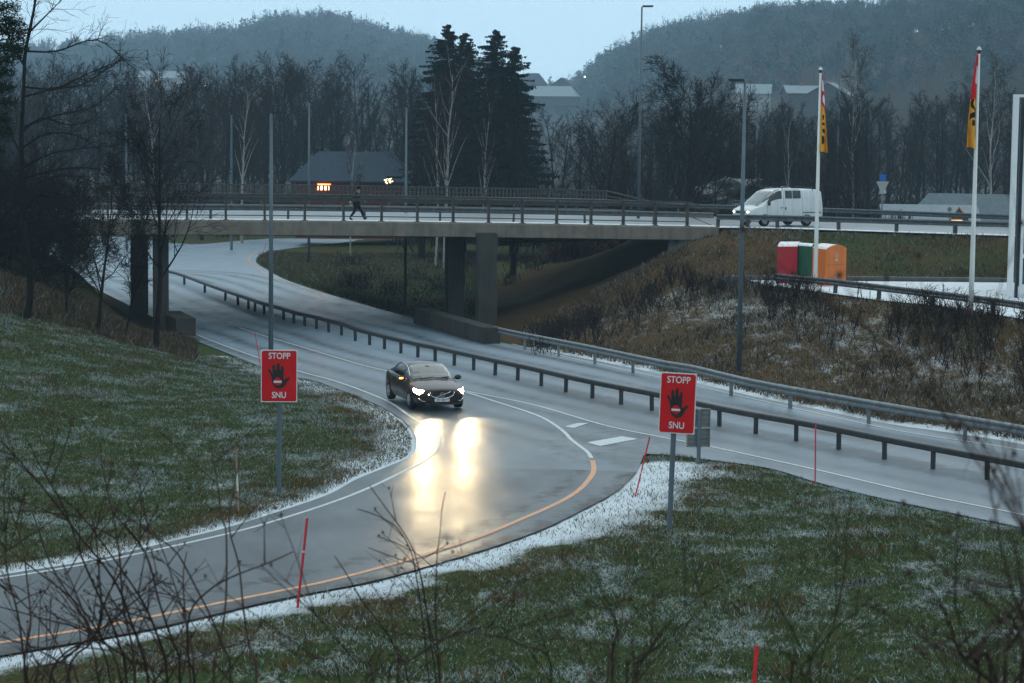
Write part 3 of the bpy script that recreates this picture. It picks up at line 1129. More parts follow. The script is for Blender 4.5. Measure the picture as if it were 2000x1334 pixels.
posts_px = [133, 211, 288, 365, 441, 517, 595, 671, 745, 815, 885, 954, 1020, 1087, 1154, 1217, 1280, 1342, 1403]
pp = [on_edge(x) for x in posts_px]
path = smooth_line(pp[:-1], 0.8)
post_at = [(p, math.atan2(pp[min(i + 1, len(pp) - 1)].y - pp[max(i - 1, 0)].y, pp[min(i + 1, len(pp) - 1)].x - pp[max(i - 1, 0)].x)) for i, p in enumerate(pp)]
nr = railing('bridge_railing', 'steel post and rail parapet along the near edge of the road bridge', path, post_at[:-1],
             [(1.33, 0.045, 0.06, 0), (1.12, 0.09, 0.03, -0.06), (0.24, 0.025, 0.025, 0)], 1.33, 0.11, MT['rail_brown'], MT['rail_brown'])
mb = MB()
e = pp[-2]
f_ = pp[-1]
mb.tube([e + Vector((0, 0, 1.33)), e.lerp(f_, 0.25) + Vector((0, 0, 1.27)), f_ + Vector((0, 0, 0.85))], 0.045, 6)
mb.tube([e + Vector((0, 0, 1.12)), f_ + Vector((0, 0, 0.75))], 0.035, 6)
mb.obj('sloping_end_rail', MT['rail_brown'], nr)

WB = [(-0.02, -0.155), (0.03, -0.155), (0.08, -0.11), (0.08, -0.06), (0.02, -0.02), (0.02, 0.02), (0.08, 0.06), (0.08, 0.11), (0.03, 0.155), (-0.02, 0.155)]


def wbeam(label, pts, h, post_pts, mat_b, mat_p, side=1, group=None, base=None, post_w=0.12, ph=None):
    t = thing('guardrail', label, 'guardrail', pts[0], group)
    prof = [(u * side, w) for u, w in WB]
    if side < 0:
        prof = prof[::-1]
    mb = MB()
    mb.sweep([p + Vector((0, 0, h)) for p in pts], prof)
    mb.obj('beam', mat_b, t)
    mb = MB()
    L = (ph or h + 0.12)
    w = post_w / 2
    mb.box((-w, -w, -0.5), (w, w, L))
    me = mb.mesh('post', mat_p)
    for q in post_pts:
        o = bpy.data.objects.new('post', me)
        COL.objects.link(o)
        o.parent = t
        o.location = q - t.location
        o.rotation_euler = (R.uniform(-.04, .04), R.uniform(-.05, .05), R.uniform(-.2, .2))
    return t


# steel W-beam between footway and carriageway on the bridge, and its neighbour towards the far carriageway
def along(tbl, x0, x1, off, spacing, dz=0.0):
    L = edge_pts(tbl, x0, x1, off, dz, 0.05 if spacing < 1 else 0.5)
    out, acc = [L[0]], 0
    for a, b in zip(L, L[1:]):
        acc += (b - a).length
        if acc >= spacing:
            out.append(b)
            acc = 0
    return out


wbeam('grey steel guardrail beside the snowy footway on the bridge', edge_pts(_e, -40, 11.6, 2.6, 0), 0.62, along(_e, -40, 11, 2.75, 4), MT['galv_mid'], MT['galv_mid'], side=1)
# far railing with close upright bars
fp = edge_pts(_f, -60, 6.3, -0.05, 0.06, 1.0)
fr = railing('bridge_railing', 'barred parapet along the far edge of the road bridge', fp, [(p, 0.1) for p in along(_f, -60, 6.3, -0.05, 2.0, 0.06)],
             [(1.25, 0.04, 0.05, 0), (0.92, 0.03, 0.03, 0), (0.18, 0.03, 0.03, 0)], 1.25, 0.1, MT['rail_brown'], MT['rail_brown'])
mb = MB()
for p in along(_f, -60, 6.3, -0.05, 0.24, 0.06):
    mb.box((p.x - 0.06, p.y - 0.03, p.z + 0.15), (p.x + 0.06, p.y + 0.03, p.z + 1.22))
pk = mb.obj('upright_bars', simple('parapet_bars', (.075, .075, .075), .8, 0, .35, 6), fr)
pk['kind'] = 'stuff'
a = fp[-1]
b = Vector((9.2, 145.5, float(ZD(9.2)) + 0.05))
mb = MB()
mb.tube([a + Vector((0, 0, 1.25)), b + Vector((0, 0, 0.7))], 0.045, 6)
mb.tube([a + Vector((0, 0, 0.9)), b + Vector((0, 0, 0.5))], 0.035, 6)
mb.obj('sloping_end_rail', MT['rail_brown'], fr)
wbeam('steel guardrail on the far side of the upper road behind the white van', edge_pts(_f, 7.5, 70, -0.3, 0), 0.62, along(_f, 8, 70, -0.15, 4), MT['galv_mid'], MT['galv_mid'], side=1)
wbeam('second steel guardrail in front of the far bridge parapet', edge_pts(_f, -60, 7.3, -1.6, 0), 0.62, along(_f, -60, 7, -1.45, 4), MT['galv_mid'], MT['galv_mid'], side=1)

up_posts = [on_edge(x) + Vector((0, 0.4, -0.15)) for x in (1403, 1462, 1520, 1640, 1753, 1868, 1990)]
upp = smooth_line([on_edge(x) + Vector((0, 0.25, -0.12)) for x in (1400, 1462, 1520, 1640, 1753, 1868, 1990, 2150)], 1.0)
wbeam('steel guardrail on the near side of the upper road in front of the white van', upp, 0.66, up_posts, MT['galv_mid'], MT['rail_brown'], side=1, post_w=0.2)

# car park guardrail
lg = [UZ(px, py, -7.0) for px, py in [(1512, 562), (1560, 567), (1620, 573), (1717, 585.5), (1822, 599), (1940, 614), (2060, 634), (2200, 660)]]
lgp = smooth_line(lg, 1.0)
wbeam('dark weathered guardrail at the edge of the snowy car park', lgp, 0.55, [lg[i] + Vector((0, 0.12, -0.1)) for i in (1, 3, 4, 5, 6)] + [lg[2] + Vector((0.3, 0.2, 0))],
      simple('weathered_beam', (0.10, 0.105, 0.105), 0.6, 0.4, 0.25, 4, dirt=(0.04, 0.04, 0.04), snow_up=0.4), MT['rail_brown'], side=1, post_w=0.16)

# long W-beam at the foot of the right bank
tb = [(962, 642), (1000, 651), (1143, 679), (1300, 712), (1350, 720), (1476, 750), (1652, 782), (1828, 812), (2000, 841), (2200, 880)]
rb = []
for px, py in tb:
    p = UG(px, py, 0.66)
    rb.append(Vector((p.x, p.y, float(ZR(p.y)))))
rbp = smooth_line(rb, 1.0)
acc, pts_ = 0, [rbp[0]]
for a, b in zip(rbp, rbp[1:]):
    acc += (b - a).length
    if acc >= 4.0:
        pts_.append(b)
        acc = 0
wbeam('long grey steel guardrail at the foot of the brown right bank', rbp, 0.66, [p + Vector((0.05, 0.16, 0)) for p in pts_], MT['galv'], MT['galv'], side=1)
mb = MB()

# median pipe rail on short posts
mt = thing('median_railing', 'low dark pipe barrier on short posts between the two carriageways', 'barrier', (MED[10][0], MED[10][1], float(ZR(MED[10][1]))))
mpts = smooth_line([Vector((x, y, float(ZR(y)))) for x, y in MED], 0.8)
mb = MB()
mb.sweep([p + Vector((0, 0, 0.60)) for p in mpts], [(-0.07, -0.09), (0.07, -0.09), (0.09, -0.06), (0.09, 0.06), (0.06, 0.09), (-0.06, 0.09), (-0.09, 0.06), (-0.09, -0.06)])
mb.obj('rail', MT['galv_dark'], mt)
mb = MB()
mb.box((-0.06, -0.05, -0.2), (0.06, 0.05, 0.52))
me = mb.mesh('post', MT['galv_dark'])
for x, y in MED[2:]:
    o = bpy.data.objects.new('post', me)
    COL.objects.link(o)
    o.parent = mt
    o.location = Vector((x, y, float(ZR(y)))) - mt.location
    o.rotation_euler = (R.uniform(-.03, .03), R.uniform(-.03, .03), -0.5 + R.uniform(-.1, .1))

# ------------------------------------------------------------------ vehicles
def lerp_prof(stations, y):
    for i in range(len(stations) - 1):
        y0, p0 = stations[i]
        y1, p1 = stations[i + 1]
        if y0 <= y <= y1:
            t = (y - y0) / (y1 - y0)
            return [(a[0] * (1 - t) + b[0] * t, a[1] * (1 - t) + b[1] * t) for a, b in zip(p0, p1)]
    return stations[0][1] if y < stations[0][0] else stations[-1][1]


def loft(mb, stations, mi=0):
    o = len(mb.v)
    n = len(stations[0][1])
    ring = 2 * n - 2
    for y, pr in stations:
        pts = [(x, z) for x, z in pr] + [(-x, z) for x, z in pr[-2:0:-1]]
        for x, z in pts:
            mb.v.append((x, y, z))
    for i in range(len(stations) - 1):
        for k in range(ring):
            k2 = (k + 1) % ring
            mb.f.append((o + i * ring + k, o + (i + 1) * ring + k, o + (i + 1) * ring + k2, o + i * ring + k2))
            mb.m.append(mi)
    mb.f.append(tuple(o + k for k in range(ring)))
    mb.m.append(mi)
    e = o + (len(stations) - 1) * ring
    mb.f.append(tuple(e + k for k in range(ring - 1, -1, -1)))
    mb.m.append(mi)


def refine(stations, n):
    """smooth the loft along its length"""
    ys = [s[0] for s in stations]
    out = []
    m = len(stations)
    for i in range(m - 1):
        p = [stations[max(0, i - 1)], stations[i], stations[i + 1], stations[min(m - 1, i + 2)]]
        for k in range(n):
            t = k / n
            def cr(a, b, c, d):
                m1 = (c - a) / 2
                m2 = (d - b) / 2
                return (2 * t ** 3 - 3 * t * t + 1) * b + (t ** 3 - 2 * t * t + t) * m1 + (-2 * t ** 3 + 3 * t * t) * c + (t ** 3 - t * t) * m2
            y = ys[i] * (1 - t) + ys[i + 1] * t
            out.append((y, [(cr(*[q[1][j][0] for q in p]), cr(*[q[1][j][1] for q in p])) for j in range(len(stations[0][1]))]))
    out.append(stations[-1])
    return out


def patch(mb, stations, y0, y1, a0, a1, off, ny=10, na=8, both=False, mi=0, shape=None):
    """panel that follows a loft; a runs 0..1 along the half profile; shape trims a at each end of y"""
    def pt(y, a, sgn):
        pr = lerp_prof(stations, y)
        L = [0]
        for p, q in zip(pr, pr[1:]):
            L.append(L[-1] + math.dist(p, q))
        s = abs(a) * L[-1]
        for i in range(len(pr) - 1):
            if s <= L[i + 1] + 1e-9:
                t = (s - L[i]) / max(1e-9, L[i + 1] - L[i])
                x = pr[i][0] * (1 - t) + pr[i + 1][0] * t
                z = pr[i][1] * (1 - t) + pr[i + 1][1] * t
                break
        else:
            x, z = pr[-1]
        return Vector((x * sgn, y, z))
    rows = []
    for i in range(ny + 1):
        u = i / ny
        y = y0 + (y1 - y0) * u
        row = []
        lo, hi = (a0, a1) if shape is None else shape(u)
        if both:
            As = [(lo + (1 - lo) * k / na, 1) for k in range(na + 1)] + [(1 - (1 - lo) * k / na, -1) for k in range(1, na + 1)]
        else:
            As = [(lo + (hi - lo) * k / na, 1) for k in range(na + 1)]
        for a, s in As:
            row.append((y, a, s))
        rows.append(row)
    P = [[pt(*q) for q in r] for r in rows]
    for i, r in enumerate(P):
        for k in range(len(r)):
            du = P[min(i + 1, ny)][k] - P[max(i - 1, 0)][k]
            dv = r[min(k + 1, len(r) - 1)] - r[max(k - 1, 0)]
            nrm = du.cross(dv)
            if nrm.length < 1e-9:
                nrm = Vector((0, 0, 1))
            nrm.normalize()
            c = Vector((0, r[k].y, 0.9))
            if nrm.dot(r[k] - c) < 0:
                nrm = -nrm
            rows[i][k] = r[k] + nrm * off
    for i in range(ny):
        for k in range(len(rows[0]) - 1):
            mb.face([rows[i][k], rows[i + 1][k], rows[i + 1][k + 1], rows[i][k + 1]], mi)
    return rows


def cut(o, cutters):
    for c in cutters:
        md = o.modifiers.new('cut', 'BOOLEAN')
        md.operation = 'DIFFERENCE'
        md.solver = 'EXACT'
        md.object = c
    bpy.context.view_layer.update()
    dg = bpy.context.evaluated_depsgraph_get()
    me = bpy.data.meshes.new_from_object(o.evaluated_get(dg))
    o.modifiers.clear()
    o.data = me
    for c in cutters:
        bpy.data.objects.remove(c, do_unlink=True)
    for p in me.polygons:
        p.use_smooth = True
    me.set_sharp_from_angle(angle=math.radians(32))


def cyl_x(x0, x1, y, z, r, n=24):
    mb = MB()
    o = 0
    for x in (x0, x1):
        for k in range(n):
            t = 2 * math.pi * k / n
            mb.v.append((x, y + r * math.cos(t), z + r * math.sin(t)))
    mb.f.append(tuple(range(n)))
    mb.f.append(tuple(range(2 * n - 1, n - 1, -1)))
    for k in range(n):
        k2 = (k + 1) % n
        mb.f.append((k, n + k, n + k2, k2))
    mb.m = [0] * len(mb.f)
    ob = bpy.data.objects.new('cutter', mb.mesh('cutter', MT['black']))
    COL.objects.link(ob)
    return ob


MT['tyre'] = simple('tyre_rubber', (0.015, 0.015, 0.016), 0.8)
MT['rim'] = simple('alloy_rim', (0.35, 0.36, 0.38), 0.35, 0.8)
MT['glass_dark'] = simple('tinted_window', (0.012, 0.016, 0.02), 0.04, 0, 0.1)
MT['chrome'] = simple('chrome', (0.75, 0.77, 0.8), 0.12, 1.0, 0.05)


def wheels(car, spots, r, w):
    proto = None
    for (x, y) in spots:
        if proto is None:
            M = Matrix.Rotation(math.pi / 2, 4, 'Y')
            mb = MB()
            mb.lathe([(r * 0.62, -w / 2), (r * 0.93, -w / 2), (r, -w * 0.36), (r, w * 0.36), (r * 0.93, w / 2), (r * 0.62, w / 2)], 28, M)
            tm = mb.mesh('wheel', MT['tyre'], True)
            mb = MB()
            mb.lathe([(r * 0.64, w * 0.46), (r * 0.60, w * 0.5), (r * 0.57, w * 0.36), (r * 0.56, -w * 0.3), (0.01, -w * 0.32)], 28, M)
            mb.lathe([(r * 0.14, w * 0.2), (r * 0.14, w * 0.44), (0.01, w * 0.46)], 14, M)
            for k in range(5):
                a = 2 * math.pi * k / 5
                for da in (-0.13, 0.13):
                    c, s = math.cos(a + da), math.sin(a + da)
                    mb.tube([Vector((w * 0.4, c * r * 0.1, s * r * 0.1)), Vector((w * 0.44, c * r * 0.6, s * r * 0.6))], [0.028, 0.02], 5)
            rm = mb.mesh('rim', MT['rim'])
            proto = (tm, rm)
        o = bpy.data.objects.new('wheel', proto[0])
        COL.objects.link(o)
        o.parent = car
        o.location = (x, y, r)
        o.rotation_euler = (0, 0, 0 if x > 0 else math.pi)
        q = bpy.data.objects.new('rim', proto[1])
        COL.objects.link(q)
        q.parent = o


def lo(name, mb, mat, parent, smooth=False):
    return mb.obj(name, mat, parent, smooth, world=False)


# --- the dark saloon. Local axes: front towards -y
p_front = UG(850, 796)
car_c = UG(825, 796)
car = thing('dark_car', 'dark maroon saloon car with bright headlights driving down the wet road', 'car', (car_c.x, car_c.y + 1.15, float(ZR(car_c.y)) + 0.012), None, math.radians(18))
mcar, nt, b = new_mat('dark_maroon_paint')
b.inputs['Base Color'].default_value = (0.022, 0.010, 0.011, 1)
b.inputs['Metallic'].default_value = 0.1
b.inputs['Roughness'].default_value = 0.30
b.inputs['Specular IOR Level'].default_value = 0.25
b.inputs['Coat Weight'].default_value = 0.35
b.inputs['Coat Roughness'].default_value = 0.05
dn = noise_node(nt, 3, 6, 0.6)
nt.links.new(ramp(nt, dn, [(0.3, (0.018, 0.008, 0.009)), (0.7, (0.03, 0.016, 0.017))]), b.inputs['Base Color'])


def body_prof(w, zb, zt, sh=0.0):
    return [(0, zb), (0.80 * w, zb), (0.955 * w, zb + 0.07), (w, 0.42 + sh), (w * 0.995, 0.60 + sh), (0.965 * w, zt - 0.10), (0.90 * w, zt - 0.02), (0.6 * w, zt + 0.03), (0, zt + 0.05)]


cst = [(-2.31, body_prof(.60, .30, .66)), (-2.26, body_prof(.72, .24, .70)), (-2.12, body_prof(.82, .20, .745)), (-1.85, body_prof(.895, .19, .81)), (-1.4, body_prof(.925, .19, .89)),
       (-0.95, body_prof(.93, .19, .945)), (-.3, body_prof(.93, .19, .955)), (.6, body_prof(.93, .19, .965)), (1.4, body_prof(.93, .19, 1.0)), (1.85, body_prof(.90, .21, 1.02)),
       (2.18, body_prof(.84, .26, 1.0)), (2.30, body_prof(.74, .34, .92))]
cst = refine(cst, 3)
mb = MB()
loft(mb, cst)
body = lo('body', mb, mcar, car, True)
WY0, WY1 = -1.42, 1.36
cut(body, [cyl_x(0.66, 1.1, WY0, 0.34, 0.375), cyl_x(-1.1, -0.66, WY0, 0.34, 0.375), cyl_x(0.66, 1.1, WY1, 0.34, 0.375), cyl_x(-1.1, -0.66, WY1, 0.34, 0.375)])
body.data.materials.clear()
body.data.materials.append(mcar)


def gh(wb, zb, wr, zt):
    zm = zb + (zt - zb) * 0.5
    return [(0, zb - 0.08), (wb, zb - 0.03), (wb * 0.99, zb), ((wb + wr) / 2 + 0.035, zm), (wr + 0.01, zt - 0.05), (wr * 0.93, zt - 0.01), (wr * 0.5, zt + 0.02), (0, zt + 0.03)]


gst = [(-1.18, gh(.80, .90, .74, .95)), (-0.95, gh(.82, .93, .72, 1.06)), (-.55, gh(.84, .95, .67, 1.26)), (-.22, gh(.85, .955, .63, 1.395)), (.1, gh(.85, .96, .60, 1.445)), (.6, gh(.85, .97, .59, 1.45)),
       (1.0, gh(.83, .985, .585, 1.41)), (1.4, gh(.80, 1.0, .58, 1.30)), (1.8, gh(.76, 1.01, .60, 1.13)), (2.05, gh(.72, 1.01, .62, 1.02))]
gst = refine(gst, 3)
mb = MB()
loft(mb, gst)
rf = lo('roof', mb, mcar, car, True)
rf.data.set_sharp_from_angle(angle=math.radians(40))
mb = MB()
patch(mb, gst, -1.06, -0.24, .585, 1, .010, 12, 8, both=True)
wsm, nt, b = new_mat('windscreen_glass')
b.inputs['Base Color'].default_value = (0.03, 0.045, 0.055, 1)
b.inputs['Roughness'].default_value = 0.08
b.inputs['Coat Weight'].default_value = 1.0
b.inputs['IOR'].default_value = 1.6
ws = lo('windscreen', mb, wsm, car, True)
for sg in (1, -1):
    for (y0, y1) in ((-0.72, 0.22), (0.30, 1.42)):
        mb = MB()
        if y0 < 0:
            sf = lambda u: (.215, .225 + .30 * min(1, u * 1.9 + 0.05))
        else:
            sf = lambda u: (.215, .525 - .27 * max(0, (u - .45) / .55) ** 1.2)
        patch(mb, gst, y0, y1, .2, .5, .010, 12, 6, shape=sf)
        if sg < 0:
            mb.v = [(-x, y, z) for x, y, z in mb.v]
            mb.f = [f[::-1] for f in mb.f]
        lo('side_window', mb, MT['glass_dark'], car, True)
    mb = MB()
    line = []
    for k in range(14):
        u = k / 13
        y = -0.80 + 2.3 * u
        pr = lerp_prof(gst, y)
        hgt = .95 + (lerp_prof(gst, y)[4][1] - .95) * 0.98
        line.append(Vector((sg * (pr[4][0] + 0.02), y, pr[4][1] - 0.0)))
    mb.tube(line, 0.012, 5)
    belt = [Vector((sg * (lerp_prof(gst, y)[2][0] + 0.012), y, lerp_prof(gst, y)[2][1] + 0.02)) for y in np.linspace(-0.82, 1.5, 12)]
    mb.tube(belt, 0.011, 5)
    lo('chrome_trim', mb, MT['chrome'], car, True)
mb = MB()
patch(mb, gst, 1.15, 1.92, .6, 1, .010, 10, 6, both=True)
lo('rear_window', mb, MT['glass_dark'], car, True)
wheels(car, [(.83, WY0), (-.83, WY0), (.83, WY1), (-.83, WY1)], 0.335, 0.22)
# doors as recessed shut lines
for sg in (1, -1):
    mb = MB()
    for y in (-0.82, 0.27, 1.12):
        pr = lerp_prof(cst, y)
        mb.tube([Vector((sg * (x - 0.001), y, z)) for x, z in pr[2:7]], 0.006, 4)
    lo('door_gap', mb, MT['black'], car)
    mb = MB()
    for y in (0.08, 0.95):
        mb.box((sg * 0.945 - 0.02, y - 0.1, 0.80), (sg * 0.945 + 0.02, y + 0.1, 0.83))
    lo('door_handle', mb, mcar, car)
    mb = MB()
    M = Matrix.Translation((sg * 1.02, -0.78, 1.0)) @ Matrix.Diagonal((0.13, 0.075, 0.09, 1))
    mb.lathe([(0.02, -1), (.55, -.85), (.85, -.5), (1, 0), (.85, .5), (.55, .85), (0.02, 1)], 14, M)
    mb.tube([Vector((sg * 0.84, -0.78, 0.95)), Vector((sg * 0.95, -0.78, 0.97))], 0.025, 6)
    mo = lo('wing_mirror', mb, MT['black'], car, True)
# lit indicator on the mirror nearer the kerb
mb = MB()
mb.box((-1.13, -0.862, 0.985), (-1.00, -0.84, 1.035))
lo('indicator', mb, emit('amber_lamp', (1.0, 0.30, 0.05), 9), car)
LAMP = emit('headlamp', (1.0, 0.78, 0.46), 50)
LAMP2 = emit('sidelamp', (1.0, 0.85, 0.6), 26)
for sg in (1, -1):
    mb = MB()
    # the lamp wraps the front corner of the body
    P = []
    for i in range(9):
        u = i / 8
        y = -2.20 + 0.40 * u
        hw = lerp_prof(cst, y)
        zc = 0.635 + 0.085 * u
        hh = 0.075 * (1 - 0.55 * abs(u - 0.35))
        w_ = lerp_prof(cst, y)[4][0]
        P.append([(w_ * (0.985 if dz < 0.05 else 0.965) + 0.012, y - 0.015, zc + dz) for dz in (-hh, -hh * .4, hh * .4, hh)])
    for i in range(8):
        for k in range(3):
            mb.face([(sg * x, y, z) for x, y, z in (P[i][k], P[i + 1][k], P[i + 1][k + 1], P[i][k + 1])])
    M = Matrix.Translation((sg * 0.69, -2.13, 0.655)) @ Matrix.Rotation(sg * 0.62, 4, 'Z') @ Matrix.Diagonal((0.175, 0.11, 0.075, 1))
    mb.lathe([(0.02, -1), (.55, -.85), (.85, -.5), (1, 0), (.85, .5), (.55, .85), (0.02, 1)], 18, M)
    lo('headlight', mb, LAMP, car, True)
    mb = MB()
    M = Matrix.Translation((sg * 0.475, -2.265, 0.585)) @ Matrix.Diagonal((0.055, 0.05, 0.06, 1))
    mb.lathe([(0.02, -1), (.55, -.85), (.85, -.5), (1, 0), (.85, .5), (.55, .85), (0.02, 1)], 14, M)
    lo('sidelight', mb, LAMP2 if sg < 0 else MT['glass_dark'], car, True)
    mb = MB()
    mb.tube([Vector((sg * (.80 - .30 * t), -2.19 - 0.10 * math.sin(t * 1.9), .40 - .055 * math.sin(t * 3.1) + 0.05 * (1 - t) ** 3)) for t in np.linspace(0, 1, 9)], 0.014, 5)
    lo('fog_trim', mb, MT['chrome'], car, True)
# grille, badge bar, plate
mb = MB()
top_ = [(-.40, .675), (.40, .675), (.36, .52), (.2, .455), (-.2, .455), (-.36, .52)]
mb.face([(x, -2.335, z) for x, z in top_][::-1])
gr = lo('grille', mb, MT['black'], car)
mb = MB()
for k in range(5):
    z = .49 + k * .04
    hw = .37 - max(0, .56 - z) * .9
    mb.box((-hw, -2.348, z - .006), (hw, -2.336, z + .006))
lo('slat', mb, simple('gloss_black', (0.03, 0.03, 0.03), 0.2), gr)
mb = MB()
mb.tube([Vector((.43 * math.sin(t), -2.345, .675 - .225 * math.cos(t) ** 0.7 if abs(t) < 1.56 else .675)) for t in np.linspace(-1.57, 1.57, 21)], 0.016, 6)
mb.tube([Vector((-.27, -2.35, .475)), Vector((.30, -2.35, .67))], 0.013, 4)
lo('grille_surround', mb, MT['chrome'], gr, True)
mb = MB()
M = Matrix.Translation((0.0, -2.352, .572)) @ Matrix.Rotation(math.pi / 2, 4, 'X')
mb.lathe([(.062, -.008), (.078, -.008), (.078, .012), (.062, .012), (.062, -.008)], 20, M)
lo('badge', mb, MT['chrome'], gr)
mb = MB()
mb.box((-.26, -2.352, .335), (.26, -2.325, .445))
pl = lo('number_plate', mb, simple('plate_white', (.75, .76, .78), .4, 0, 0.03), car)


def text(name, body_, size, mat, parent, loc, rot, bold=0.0, extrude=0.002, align='CENTER', sx=1.0):
    cu = bpy.data.curves.new(name, 'FONT')
    cu.body = body_
    cu.size = size
    cu.align_x = align
    cu.align_y = 'CENTER'
    cu.offset = bold
    cu.extrude = extrude
    cu.resolution_u = 4
    o = bpy.data.objects.new('tmp', cu)
    COL.objects.link(o)
    dg = bpy.context.evaluated_depsgraph_get()
    me = bpy.data.meshes.new_from_object(o.evaluated_get(dg))
    bpy.data.objects.remove(o, do_unlink=True)
    me.materials.clear()
    me.materials.append(mat)
    q = bpy.data.objects.new(name, me)
    COL.objects.link(q)
    q.parent = parent
    q.location = loc
    q.rotation_euler = rot
    q.scale = (sx, 1, 1)
    return q


text('lettering', 'ZD 38171', 0.11, MT['black'], pl, (0.015, -2.355, .39), (math.pi / 2, 0, 0), 0.002)
mb = MB()
mb.box((-.60, -2.30, .215), (.60, -2.24, .30))
lo('lower_intake', mb, MT['black'], car)
mb = MB()
mb.box((-.07, -.42, 1.33), (.07, -.36, 1.38))
lo('rear_view_mirror', mb, MT['black'], car)
mb = MB()
for sx in (-.45, .12):
    mb.tube([Vector((sx, -1.10, 1.005)), Vector((sx + .5, -1.02, 1.055))], 0.012, 4)
lo('wiper', mb, MT['black'], car)


def headlamp_light(parent, x, y, z, power, tilt, yaw=0.0, size=math.radians(58), col=(1.0, 0.74, 0.38), blend=0.8, rad=0.07):
    l = bpy.data.lights.new('headlamp_beam', 'SPOT')
    l.energy = power
    l.spot_size = size
    l.spot_blend = blend
    l.shadow_soft_size = rad
    l.color = col
    o = bpy.data.objects.new('headlamp_beam', l)
    COL.objects.link(o)
    o.parent = parent
    o.location = (x, y, z)
    o.rotation_euler = (math.pi / 2 - tilt, 0, math.pi + yaw)
    return o


for sg in (1, -1):
    headlamp_light(car, sg * 0.69, -2.42, 0.655, 950, math.radians(2), 0, math.radians(44))

# --- the white van. Front towards -y
vp = W(1517, 437, 127.3)
van = thing('white_van', 'white panel van with roof bars and lit headlights on the upper road', 'van', (vp.x, vp.y, float(ZD(vp.x)) - 0.012), None, math.radians(-60))
van.scale = (1.1, 1.1, 1.14)
mvan = simple('white_van_paint', (0.62, 0.66, 0.68), 0.3, 0, 0.06, 2, dirt=(0.38, 0.38, 0.37))


def vprof(w, zb, zt):
    return [(0, zb), (.85 * w, zb), (.97 * w, zb + .06), (w, .55), (w, zt - .14), (.985 * w, zt - .02), (.9 * w, zt + .02), (.5 * w, zt + .04), (0, zt + .05)]


vst = [(-2.40, vprof(.70, .34, .78)), (-2.33, vprof(.80, .28, .84)), (-2.05, vprof(.87, .25, .94)), (-1.7, vprof(.895, .24, 1.04)), (-1.3, vprof(.9, .24, 1.08)), (0, vprof(.9, .24, 1.08)),
       (1.5, vprof(.9, .24, 1.08)), (2.2, vprof(.9, .26, 1.08)), (2.36, vprof(.88, .32, 1.06)), (2.40, vprof(.86, .36, 1.05))]
vst = refine(vst, 2)
mb = MB()
loft(mb, vst)
vb = lo('body', mb, mvan, van, True)
cut(vb, [cyl_x(0.6, 1.1, -1.45, 0.33, 0.37), cyl_x(-1.1, -0.6, -1.45, 0.33, 0.37), cyl_x(0.6, 1.1, 1.35, 0.33, 0.37), cyl_x(-1.1, -0.6, 1.35, 0.33, 0.37)])
vb.data.materials.clear()
vb.data.materials.append(mvan)


def vgh(wb, zb, wr, zt):
    return [(0, zb - .06), (wb, zb - .04), (wb * .998, zb + .02), ((wb * 0.55 + wr * 0.45), zb + (zt - zb) * .5), (wr + .01, zt - .09), (wr * .95, zt - .015), (wr * .6, zt + .02), (0, zt + .03)]


